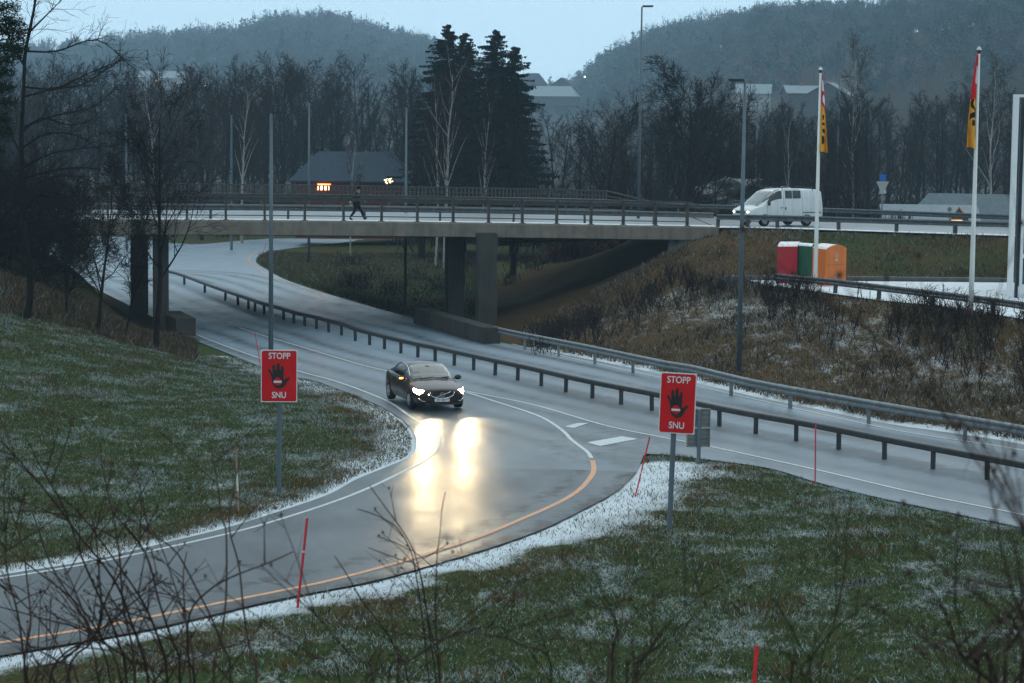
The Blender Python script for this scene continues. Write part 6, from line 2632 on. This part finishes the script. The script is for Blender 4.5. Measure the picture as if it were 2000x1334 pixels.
# the two big spruces
def spruce(H, W0, seed, top_bare=.0):
    r = random.Random(seed)
    wood, nd = MB(), MB()
    wood.tube([Vector((0, 0, -.3)), Vector((0, 0, H * .5)), Vector((0, 0, H))], [.28, .16, .02], 8)
    nb = int(H * 40)
    for jb in range(nb):
        t = 1 - (1 - .10) * (1 - (jb + r.random()) / nb) ** .85
        t = min(.995, t)
        z = H * t
        R0 = max(.14, W0 * (1 - t) ** .60 * (1.0 if t > .25 else .75 + t))
        if True:
            a = r.uniform(0, 6.283)
            L = R0 * r.uniform(.32, 1.0) * (1.3 if r.random() < .12 else 1)
            dirv = Vector((math.cos(a), math.sin(a), 0))
            side = Vector((-math.sin(a), math.cos(a), 0))
            n = max(4, int(L / .22))
            droop = r.uniform(.10, .40) if t < .85 else r.uniform(-.5, .1)
            prev = Vector((0, 0, z))
            pts = []
            for i in range(1, n + 1):
                u = i / n
                q = Vector((0, 0, z)) + dirv * L * u + Vector((0, 0, -droop * L * u * (1.35 - .75 * u)))
                pts.append(q)
                w = (.16 + .42 * (1 - u)) * min(1, L / 1.2) + .05
                for s in (-1, 1):
                    for m in range(2):
                        e = q + side * s * w * r.uniform(.6, 1.2) + dirv * w * r.uniform(.2, .9) + Vector((0, 0, r.uniform(-.28, .02)))
                        f = q + dirv * .06 * s + Vector((0, 0, r.uniform(-.16, .06)))
                        nd.face([q - dirv * .10, f + dirv * .12, e])
                if r.random() < .5:
                    continue
                hang = q + Vector((r.uniform(-.08, .08), r.uniform(-.08, .08), -r.uniform(.12, .38)))
                nd.face([q - dirv * .13, q + dirv * .13, hang])
                nd.face([q - side * .11, q + side * .11, hang + dirv * .1])
            wood.tube([Vector((0, 0, z)), pts[n // 2], pts[-1]], [.035, .02, .006], 3, cap=False)
    return wood.mesh('trunk', BARK), nd.mesh('crown', NEEDLE)


for (px, d, ytop, w0, seed, lab) in [(868, 186, 50, 5.9, 5, 'tall dark spruce with a pointed top, left of the pair in the middle'), (903, 190, 66, 5.2, 6, 'spruce closely behind the left evergreen, with a slim tip'),
                                     (962, 180, 60, 5.4, 7, 'tall dark spruce with a broken outline, right of the pair in the middle'), (998, 184, 92, 5.4, 8, 'shorter spruce at the right side of the evergreen group')]:
    p = at(px, d)
    yh = 275 + ROLL * (px - 1000)
    Ht = (yh - ytop) / F * d - p.z
    plant('spruce_tree', lab, spruce(Ht, w0, seed), p, 1, px)


# ------------------------------------------------------------------ far woods on the hills, one mass
def leaf_cloud(C, Rr, n_per, size, rs, flat=1.0, cone=False, sliver=False, by_d=0.0):
    """C (m,3) crown centres, Rr (m,2) radii; returns verts, faces of small triangles"""
    m = len(C)
    k = m * n_per
    idx = np.repeat(np.arange(m), n_per)
    d = rs.normal(size=(k, 3))
    d /= np.linalg.norm(d, axis=1)[:, None]
    rad = rs.rand(k) ** .4
    # lobes: push by direction dependent factor
    lob = 1 + .28 * np.sin(d[:, 0] * 5 + idx) * np.cos(d[:, 2] * 6 + idx * 2.1)
    P = d * (rad * lob)[:, None]
    if cone:
        hgt = rs.rand(k)
        ang = rs.rand(k) * 6.283
        rr = (1 - hgt) * np.sqrt(rs.rand(k)) * 1.05
        P = np.stack([np.cos(ang) * rr, np.sin(ang) * rr, hgt * 2 - 1], 1)
    P = P * np.stack([Rr[idx, 0], Rr[idx, 0], Rr[idx, 1]], 1) + C[idx]
    s = size * rs.uniform(.6, 1.4, k)
    if by_d:
        s = s * C[idx, 1] / by_d
    a = rs.normal(size=(k, 3))
    b = rs.normal(size=(k, 3))
    if sliver:
        a *= np.array([.25, .25, 1.6])
        b *= .25
        b[:, 2] *= .2
        a = a / np.linalg.norm(a, axis=1)[:, None]
        b = b / np.linalg.norm(b, axis=1)[:, None] * .13
    else:
        a[:, 2] *= .5
        a = a / np.linalg.norm(a, axis=1)[:, None]
        b = b / np.linalg.norm(b, axis=1)[:, None]
    V = np.stack([P, P + a * s[:, None], P + b * s[:, None]], 1).reshape(-1, 3)
    Fc = np.arange(3 * k).reshape(-1, 3)
    return V, Fc


rs = np.random.RandomState(77)
n = 3600
px = rs.uniform(-150, 2200, n)
Dr = np.interp(px, RT[:, 0], RT[:, 2])
u = np.concatenate([rs.uniform(.62, 1.0, n // 2), rs.uniform(.93, 1.03, n - n // 2)])
y = np.maximum(Dr * u, 302)
x = (px - 1000) / F * y
# leave clearings for the houses
clear = np.zeros(n, bool)
for (cx, c0, c1) in ((318, 300, 480), (395, 300, 700), (1078, 300, 640)):
    pass
clear |= (np.abs(px - 322) < 46) & (y < 990)
clear |= (np.abs(px - 1080) < 58) & (y < 1330)
clear |= (np.abs(px - 330) < 50) & (y > 990) & (rs.rand(n) < .5)
clear |= (np.abs(px - 1475) < 34) & (y < 700)
clear |= (np.abs(px - 1610) < 55) & (y < 700)
x, y, px, Dr = x[~clear], y[~clear], px[~clear], Dr[~clear]
z = np.where(y < 300, height(x, y)[0], hill(x, y))
n = len(x)
Ht = y * rs.uniform(.0085, .0190, n)
kind = rs.rand(n)
pine = kind < .55
con = (kind >= .55) & (kind < .67)
bare = kind >= .67
VV, FF, MI = [], [], []
off = 0


def addc(V, Fc, mi, per=0):
    global off
    if per:
        k_ = rs.randint(0, 3, len(Fc) // per) * 2
        mi = mi + np.repeat(k_, per)
    VV.append(V)
    FF.append(Fc + off)
    MI.append(np.broadcast_to(mi, (len(Fc),)))
    off += len(V)


def sub(m, zc, rx, rz_):
    return np.stack([x[m], y[m], z[m] + Ht[m] * zc], 1), np.stack([Ht[m] * rx, Ht[m] * rz_], 1)


C, Rr = sub(pine, .68, .24, .27)
addc(*leaf_cloud(C, Rr, 190, .62, rs, by_d=620), 0, 190)
# a second off centre lobe
C2 = C + rs.normal(size=C.shape) * np.array([1.6, 1.2, .8]) * (C[:, 1:2] / 620)
addc(*leaf_cloud(C2, Rr * .62, 90, .6, rs, by_d=620), 0)
C, Rr = sub(con, .5, .19, .5)
addc(*leaf_cloud(C, Rr, 200, .6, rs, by_d=620, cone=True), 0, 200)
C, Rr = sub(bare, .62, .24, .40)
addc(*leaf_cloud(C, Rr, 240, 1.3, rs, by_d=620, sliver=True), 1, 240)
# trunks
tv, tf = [], []
for i in range(n):
    r_ = .14 * y[i] / 620
    b0 = len(tv)
    for zz in (z[i] - .5, z[i] + Ht[i] * .75):
        for a in (0, 2.1, 4.2):
            tv.append((x[i] + r_ * math.cos(a), y[i] + r_ * math.sin(a), zz))
    for k in range(3):
        k2 = (k + 1) % 3
        tf.append((b0 + k, b0 + k2, b0 + 3 + k2))
        tf.append((b0 + k, b0 + 3 + k2, b0 + 3 + k))
addc(np.array(tv), np.array(tf), 1)
fw = np_mesh('hillside_woods', np.concatenate(VV), np.concatenate(FF), [simple('haze_tinted_pine', (.070, .105, .125), .9, 0, .35, .3), simple('haze_tinted_twigs', (.085, .105, .125), .9, 0, .35, .3), simple('dark_pine', (.035, .060, .070), .9, 0, .35, .3), simple('dark_twigs', (.05, .062, .075), .9, 0, .35, .3), simple('pale_pine', (.085, .12, .14), .9, 0, .3, .3), simple('pale_twigs', (.10, .12, .14), .9, 0, .3, .3)], np.concatenate(MI))  # distance haze put into the foliage colours: lighter and bluer
tag(fw, 'hazy pine and birch woods covering the hillsides on the skyline', 'woods', kind='stuff')


# undergrowth between the mid distance trees and scrub on the far bank
def scrub(name, label, pts, size_r, n_per, leaf, mats, sliver=True, hz=.6, cat='undergrowth'):
    C = np.array(pts)
    rr = rs.uniform(.7, 1.3, len(C)) * size_r
    Rr = np.stack([rr, rr * hz], 1)
    C[:, 2] += rr * hz * .55
    V, Fc = leaf_cloud(C, Rr, n_per, leaf, rs, sliver=sliver)
    o = np_mesh(name, V, Fc, mats)
    return tag(o, label, cat, kind='stuff')


def many(n, a, b, d0, d1):
    out = []
    pxs = rs.uniform(a, b, n)
    ds = rs.uniform(d0, d1, n)
    xs_ = (pxs - 1000) / F * ds
    hz, sd_ = height(xs_, ds)
    return [(p, q, r_) for p, q, r_, s_ in zip(xs_, ds, hz, sd_) if s_ > 2.2]


scrub('undergrowth', 'dark leafless undergrowth below the trees of the wood beyond the bridge', [q for q in many(520, -80, 2100, 190, 285) if not (590 < PX(q)[0] < 800 and q[1] < 225)], 2.3, 150, .9, [TWIG], hz=.75)
LEAF_B = simple('withered_beech_leaves', (.060, .024, .018), .9, 0, .45, 2)
scrub('withered_hedge', 'rust brown withered beech scrub behind the far guardrail', many(90, 1080, 1480, 152, 175), 1.5, 170, .20, [LEAF_B], sliver=False, hz=.8)
scrub('bare_scrub', 'dark bare scrub along the far edge of the upper road', many(150, 1090, 1760, 148, 172), 1.3, 150, .7, [TWIG_BROWN], hz=.8)
scrub('island_scrub', 'brown scrub on the grass island behind the bridge piers', many(28, 640, 1180, 140, 175), 1.1, 130, .45, [TWIG_BROWN], hz=.6)


# ------------------------------------------------------------------ grass, weeds and brushwood
def blades(name, label, x, y, z, hgt, wid, lean, mats, mi, seed, n_seg=1):
    r_ = np.random.RandomState(seed)
    n = len(x)
    a = r_.rand(n) * np.pi
    dx, dy = np.cos(a) * wid / 2, np.sin(a) * wid / 2
    lx, ly = r_.normal(size=n) * lean * hgt, r_.normal(size=n) * lean * hgt
    A = np.stack([x - dx, y - dy, z], 1)
    B = np.stack([x + dx, y + dy, z], 1)
    T = np.stack([x + lx, y + ly, z + hgt], 1)
    V = np.stack([A, B, T], 1).reshape(-1, 3)
    Fc = np.arange(3 * n).reshape(-1, 3)
    o = np_mesh(name, V, Fc, mats, mi)
    return tag(o, label, 'grass', kind='stuff')


def region(n, pxr, yr, cond, seed):
    r_ = np.random.RandomState(seed)
    px = r_.uniform(pxr[0], pxr[1], n)
    d = np.sqrt(r_.uniform(yr[0] ** 2, yr[1] ** 2, n))
    X = (px - 1000) / F * d
    Z, sd = height(X, d)
    k = (sd > .15) & cond(px, d, X, Z, sd)
    return X[k], d[k], Z[k], sd[k], px[k]


GG = [simple('grass_blade_green', (.040, .062, .022), .8, 0, .4, 2, spec=.05), simple('grass_blade_olive', (.075, .086, .030), .8, 0, .4, 2, spec=.05), simple('grass_blade_straw', (.11, .066, .026), .8, 0, .4, 2, spec=.05),
      simple('frosted_blade', (.26, .32, .33), .8, 0, .2, 3)]


def clumped(x, y, s, seed):
    return vnoise(x, y, s, seed) + .6 * vnoise(x, y, s * .4, seed + 1)


X, Y, Z, SD, PXs = region(620000, (-60, 2060), (36.5, 100), lambda p, d, X, Z, s: ~((p > 960) & (d > 66)) & ~((d > 95)), 1)
cl = clumped(X, Y, 1.6, 31)
# no blades in the thick snow by the ramp edge
dl = dist_line(LOW, X, Y)
keep = ~((dl < 1.7 + cl) & (Y < 62) & (np.random.RandomState(4).rand(len(X)) < .78))
X, Y, Z, cl, dl, SD = X[keep], Y[keep], Z[keep], cl[keep], dl[keep], SD[keep]
r4 = np.random.RandomState(9)
q = r4.rand(len(X))
dleft = dist_line(LEFT, X, Y)
straw = .12 + .35 * (cl > .35) + .35 * np.exp(-(dl - 2.2) ** 2 / 1.5) * (Y < 62) + .4 * np.exp(-(dleft / 1.8) ** 2) * (Y < 80)
fp_n = vnoise(X, Y, 1.1, 71) + .7 * vnoise(X, Y, .45, 72)
frost_or_sheen = .12 + .34 * (fp_n > .14) + .14 * (fp_n > .0)
mi = np.where(q < straw, 2, np.where(q < straw + frost_or_sheen, 3, np.where(q < straw + frost_or_sheen + .35, 0, 1)))
hg = (.045 + .045 * r4.rand(len(X)) + .05 * (cl > .3)) * np.where(mi == 2, 1.3, 1)
blades('short_grass', 'short frosted grass on the lawns on both sides of the ramp', X, Y, Z - .01, hg, .024, .6, GG, mi, 2)

# tall straw and weeds on the right bank, the road edges and the island
X, Y, Z, SD, PXs = region(150000, (940, 2060), (66, 124), lambda p, d, X, Z, s: (X > 0.5) & (s > .35) & ~((Z > -7.2) & inside_poly(LOT, X, d)) & (d < EDGE_Y(X) - .6), 3)
cl = clumped(X, Y, 2.2, 41)
k = r4.rand(len(X)) < np.clip(.55 + cl, .1, 1)
X, Y, Z, cl, SD = X[k], Y[k], Z[k], cl[k], SD[k]
q = r4.rand(len(X))
mi = np.where(q < .62, 2, np.where(q < .74, 3, np.where(q < .85, 0, 1)))
BK = [simple('bank_green', (.012, .020, .008), .85, 0, .4, 2), simple('bank_olive', (.024, .025, .011), .85, 0, .4, 2), simple('bank_straw', (.105, .070, .040), .85, 0, .45, 1.2), simple('bank_frost', (.20, .23, .25), .85, 0, .2, 3)]
hg = (.10 + .16 * r4.rand(len(X))) * (1 + .9 * np.clip(cl, 0, 1))
blades('bank_grass', 'long withered grass on the brown bank above the long guardrail', X, Y, Z - .02, hg, .045, .55, BK, mi, 5)
IS = [simple('island_green', (.040, .060, .022), .85, 0, .4, 2), simple('island_olive', (.062, .070, .030), .85, 0, .4, 2), simple('island_straw', (.085, .062, .036), .85, 0, .45, 1.2), BK[3]]
X, Y, Z, SD, PXs = region(60000, (480, 960), (112, 190), lambda p, d, X, Z, s: (s > .2), 6)
q = r4.rand(len(X))
mi = np.where(q < .5, 2, np.where(q < .56, 3, np.where(q < .8, 0, 1)))
blades('island_grass', 'withered grass on the island behind the bridge', X, Y, Z - .02, .10 + .25 * r4.rand(len(X)) * np.exp(-SD / 3) + .05, .07, .5, IS, mi, 7)
X, Y, Z, SD, PXs = region(26000, (-40, 380), (89, 108), lambda p, d, X, Z, s: (s > .1), 16)
q = r4.rand(len(X))
mi = np.where(q < .6, 2, np.where(q < .66, 3, 1))
blades('left_bank_weeds', 'long withered grass on the left bank below the bridge end', X, Y, Z - .02, .12 + .3 * r4.rand(len(X)), .05, .5, BK, mi, 8)

# dark dead weeds and brushwood near the top of the right bank
BW = simple('brushwood', (.020, .015, .014), .9, 0, .4, 3)
mb = MB()
rb_ = random.Random(9)
pts = []
for _ in range(1000):
    px = rb_.uniform(1040, 2040)
    u = rb_.random()
    ytop_ = np.interp(px, [1040, 1300, 1450, 1600, 1800, 2050], [590, 470, 560, 585, 610, 640])
    ybot_ = np.interp(px, [1040, 1300, 1450, 1600, 1800, 2050], [620, 600, 650, 690, 730, 780])
    dtop = np.interp(px, [1040, 1300, 1450, 1600, 1800, 2050], [107, 116, 106, 104, 95, 86])
    dbot = np.interp(px, [1040, 1300, 1450, 1600, 1800, 2050], [98, 100, 97, 90, 80, 74])
    d = dtop + (dbot - dtop) * abs(rb_.gauss(0, .38))
    if noise.noise(Vector((px * .012, d * .15, 0))) < -.12:
        continue
    pts.append(((px - 1000) / F * d, d))
pa = np.array(pts)
hz_ = height(pa[:, 0], pa[:, 1])[0]
for (x_, y_), z_ in zip(pts, hz_):
    if inside_poly(LOT, np.array([x_]), np.array([y_]))[0]:
        continue
    p = Vector((x_, y_, z_ - .05))
    for k in range(rb_.randint(2, 4)):
        H_ = rb_.uniform(.35, 1.15)
        a = rb_.uniform(0, 6.28)
        e = p + Vector((math.cos(a) * H_ * .35, math.sin(a) * H_ * .35, H_))
        m_ = p.lerp(e, .5) + Vector((rb_.gauss(0, .06), rb_.gauss(0, .06), .05))
        mb.tube([p, m_, e], [.016, .012, .006], 3, cap=False)
        for j in range(4):
            b0 = m_.lerp(e, rb_.random())
            mb.tube([b0, b0 + Vector((rb_.gauss(0, .14), rb_.gauss(0, .14), rb_.uniform(.03, .25)))], [.010, .005], 3, cap=False)
tag(mb.obj('brushwood', BW), 'dark dead weeds and brushwood along the top of the right bank', 'brushwood', kind='stuff')

# ------------------------------------------------------------------ shrubs close to the camera, out of focus
SH = simple('near_twig', (.045, .030, .026), .85, 0, .35, 8)
SH2 = simple('near_twig_green', (.05, .055, .025), .85, 0, .35, 8)


def shrub(name, label, d, stems, seed, mat=SH, thick=.011, twigs=9):
    """stems: lists of pixel points from the top down; each ends on the ground"""
    r = random.Random(seed)
    b0 = W(stems[0][-1][0], 1334, d)
    base = Vector((b0.x, b0.y, gz(b0.x, b0.y)))
    t = thing(name, label, 'shrub', base)
    for st in stems:
        dd = d + r.uniform(-1.6, 1.6)
        n = len(st)
        pts = []
        for i, (x_, y_) in enumerate(st):
            pts.append(W(x_, y_, dd + (d - dd) * i / n) - base)
        last = pts[-1]
        foot = Vector((last.x * .4, last.y * .5, -.15))
        pts = pts + [last.lerp(foot, .5), foot] if last.z > .2 else pts
        L = smooth_line(pts, .07)
        m = len(L)
        mb = MB()
        ph = r.uniform(0, 6)
        L = [q + Vector((.010 * math.sin(i * .5 + ph), 0, .010 * math.cos(i * .37 + ph))) for i, q in enumerate(L)]
        mb.tube(L, [thick * 1.0 * (.35 + .85 * (i / m) ** .8) for i in range(m)], 6, cap=False)
        for k in range(twigs):
            i = int(m * r.uniform(.02, .62))
            dr = (L[max(i - 1, 0)] - L[min(i + 1, m - 1)]).normalized()
            side = Vector((r.gauss(0, 1), r.gauss(0, .5), r.gauss(.1, .6))).normalized()
            dv = (dr * .75 + side * .75).normalized()
            LL = r.uniform(.12, .55)
            q = [L[i], L[i] + dv * LL * .5 + Vector((0, 0, .02)), L[i] + dv * LL + Vector((0, 0, .06 * r.random()))]
            mb.tube(q, [thick * .45, thick * .35, thick * .2], 4, cap=False)
            for j in range(3):
                s0 = q[1].lerp(q[2], r.random())
                e = s0 + (dv + Vector((r.gauss(0, .6), r.gauss(0, .6), r.gauss(.1, .6)))).normalized() * LL * .35
                mb.tube([s0, e], [thick * .25, thick * .15], 3, cap=False)
            mb.lathe([(.001, 0), (.010, .008), (.001, .02)], 5, Matrix.Translation(q[2]))
        mb.obj('stem', mat, t, world=False)
    return t


shrub('bare_shrub', 'tangled bare shrub in the bottom left corner, stems fanning over the ramp', 14.0, [
    [(5, 862), (60, 930), (130, 1010), (200, 1100), (250, 1200), (290, 1334)], [(60, 865), (90, 930), (118, 985), (150, 1060), (190, 1150), (230, 1260), (250, 1334)],
    [(197, 862), (205, 930), (218, 1010), (236, 1100), (245, 1200), (262, 1334)], [(10, 900), (5, 960), (15, 1060), (20, 1140)], [(150, 930), (175, 1000), (190, 1090), (200, 1180), (180, 1250), (130, 1334)],
    [(0, 1060), (70, 1110), (140, 1170), (190, 1240), (240, 1334)], [(60, 1000), (95, 1090), (150, 1180), (175, 1235), (215, 1334)], [(290, 1020), (250, 1090), (205, 1180), (185, 1240), (100, 1334)],
    [(30, 1190), (100, 1215), (170, 1235), (260, 1290), (300, 1334)], [(220, 1000), (280, 1080), (310, 1160), (335, 1250), (350, 1334)], [(100, 960), (160, 1010), (240, 1110), (300, 1230), (330, 1334)],
    [(330, 1130), (270, 1170), (200, 1225), (120, 1290), (70, 1334)], [(0, 1130), (50, 1180), (110, 1260), (140, 1334)], [(120, 1100), (165, 1190), (180, 1260), (190, 1334)], [(0, 1240), (60, 1262), (120, 1300), (150, 1334)],
    [(20, 1000), (50, 1100), (60, 1200), (50, 1334)]], 1, twigs=12)
shrub('bare_shrub', 'bare shrub with three tall upright stems left of the red snow stake', 13.0, [
    [(412, 868), (420, 930), (430, 1000), (443, 1030), (445, 1080), (438, 1180), (428, 1260), (420, 1334)], [(470, 905), (455, 970), (445, 1035), (468, 1110), (480, 1200), (487, 1270), (498, 1334)],
    [(366, 1075), (360, 1130), (358, 1190), (368, 1270), (375, 1334)], [(300, 1040), (330, 1100), (355, 1180), (365, 1240), (380, 1334)], [(215, 990), (290, 1040), (350, 1080), (400, 1180), (430, 1260), (450, 1334)],
    [(570, 1075), (520, 1100), (450, 1130), (400, 1160), (370, 1200), (372, 1290), (380, 1334)]], 2, thick=.010, twigs=7)
shrub('bare_shrub', 'slim bare shrub in front of the headlight reflections on the ramp', 15.0, [
    [(722, 945), (745, 975), (775, 1020), (798, 1060), (812, 1100), (832, 1180), (850, 1260), (856, 1334)], [(700, 995), (735, 1010), (770, 1030), (798, 1062), (812, 1100), (818, 1180), (840, 1334)],
    [(655, 1088), (675, 1125), (695, 1150), (730, 1200), (770, 1270), (800, 1334)], [(872, 960), (865, 1000), (860, 1040), (850, 1100), (852, 1200), (858, 1334)], [(722, 1068), (760, 1085), (790, 1098), (814, 1112), (835, 1200), (850, 1334)]],
    3, thick=.008, twigs=5)
shrub('bare_shrub', 'low bare shrub at the bottom edge left of the middle, twigs arching to the left', 11.0, [
    [(600, 1190), (650, 1240), (700, 1290), (730, 1334)], [(870, 1160), (830, 1210), (780, 1260), (730, 1310), (700, 1334)], [(720, 1140), (760, 1200), (775, 1260), (780, 1334)], [(920, 1230), (870, 1250), (800, 1290), (760, 1334)],
    [(905, 1228), (960, 1240), (1010, 1262), (1080, 1334)], [(560, 1240), (620, 1290), (660, 1334)]], 4, thick=.0075, twigs=9)
shrub('bare_shrub', 'forked bare shrub at the bottom edge right of the middle', 9.5, [
    [(1045, 1165), (1090, 1178), (1135, 1215), (1165, 1258), (1185, 1268), (1192, 1300), (1192, 1334)], [(1335, 1140), (1290, 1165), (1240, 1200), (1215, 1235), (1195, 1262), (1190, 1334)],
    [(1145, 1090), (1170, 1150), (1200, 1190), (1210, 1230), (1196, 1262), (1192, 1334)], [(1350, 1215), (1300, 1250), (1250, 1290), (1225, 1334)], [(1420, 1130), (1340, 1180), (1270, 1270), (1240, 1334)]], 5, thick=.0070, twigs=10)
shrub('bare_shrub', 'bare shrub with a greenish forked stem near the bottom right', 10.5, [
    [(1648, 1135), (1640, 1180), (1630, 1225), (1615, 1270), (1575, 1334)], [(1705, 1170), (1670, 1200), (1625, 1230), (1580, 1290), (1540, 1334)], [(1700, 1228), (1660, 1270), (1610, 1320), (1600, 1334)],
    [(1650, 1040), (1648, 1090), (1643, 1150), (1630, 1225), (1600, 1334)], [(1500, 1160), (1540, 1210), (1570, 1270), (1580, 1334)]], 6, SH2, .0085, 7)
shrub('bare_shrub', 'dark blurred twiggy shrub at the lower right edge', 8.0, [
    [(1835, 1240), (1870, 1260), (1910, 1290), (1950, 1334)], [(1965, 1180), (1985, 1230), (1990, 1334)], [(2010, 1200), (1975, 1260), (1960, 1334)], [(1870, 1180), (1880, 1240), (1900, 1300), (1910, 1334)],
    [(1960, 1110), (1990, 1170), (2005, 1260), (2000, 1334)], [(1820, 1150), (1850, 1220), (1890, 1280), (1930, 1334)]], 7, thick=.009, twigs=10)
# tall thin shrub far right whose blurred twigs cross the right bank
shrub('bare_shrub', 'very blurred tall twigs crossing in front of the right bank', 6.0, [
    [(1560, 545), (1640, 605), (1700, 660), (1780, 730), (1850, 810), (1920, 900), (1980, 1000), (2040, 1150), (2080, 1334)], [(1762, 560), (1750, 640), (1770, 700), (1860, 810), (1950, 930), (2040, 1150), (2080, 1334)],
    [(1880, 690), (1890, 760), (1905, 830), (1950, 920), (2030, 1080), (2080, 1334)], [(2020, 780), (1960, 850), (1990, 960), (2050, 1150), (2080, 1334)], [(1630, 570), (1650, 640), (1720, 690), (1790, 740), (1880, 850), (2000, 1050), (2080, 1334)]],
    8, thick=.0045, twigs=8)

# ------------------------------------------------------------------ air
mz = bpy.data.materials.new('winter_haze')
mz.use_nodes = True
nt = mz.node_tree
nt.nodes.clear()
o_ = nt.nodes.new('ShaderNodeOutputMaterial')
v_ = nt.nodes.new('ShaderNodeVolumePrincipled')
v_.inputs['Color'].default_value = (.58, .82, 1.0, 1)
v_.inputs['Density'].default_value = 0.00031
v_.inputs['Anisotropy'].default_value = 0.0
nt.links.new(v_.outputs['Volume'], o_.inputs['Volume'])
mb = MB()
mb.box((-730, -530, -14.5), (730, 1960, 128))
hzb = mb.obj('haze', mz)
tag(hzb, kind='stuff')
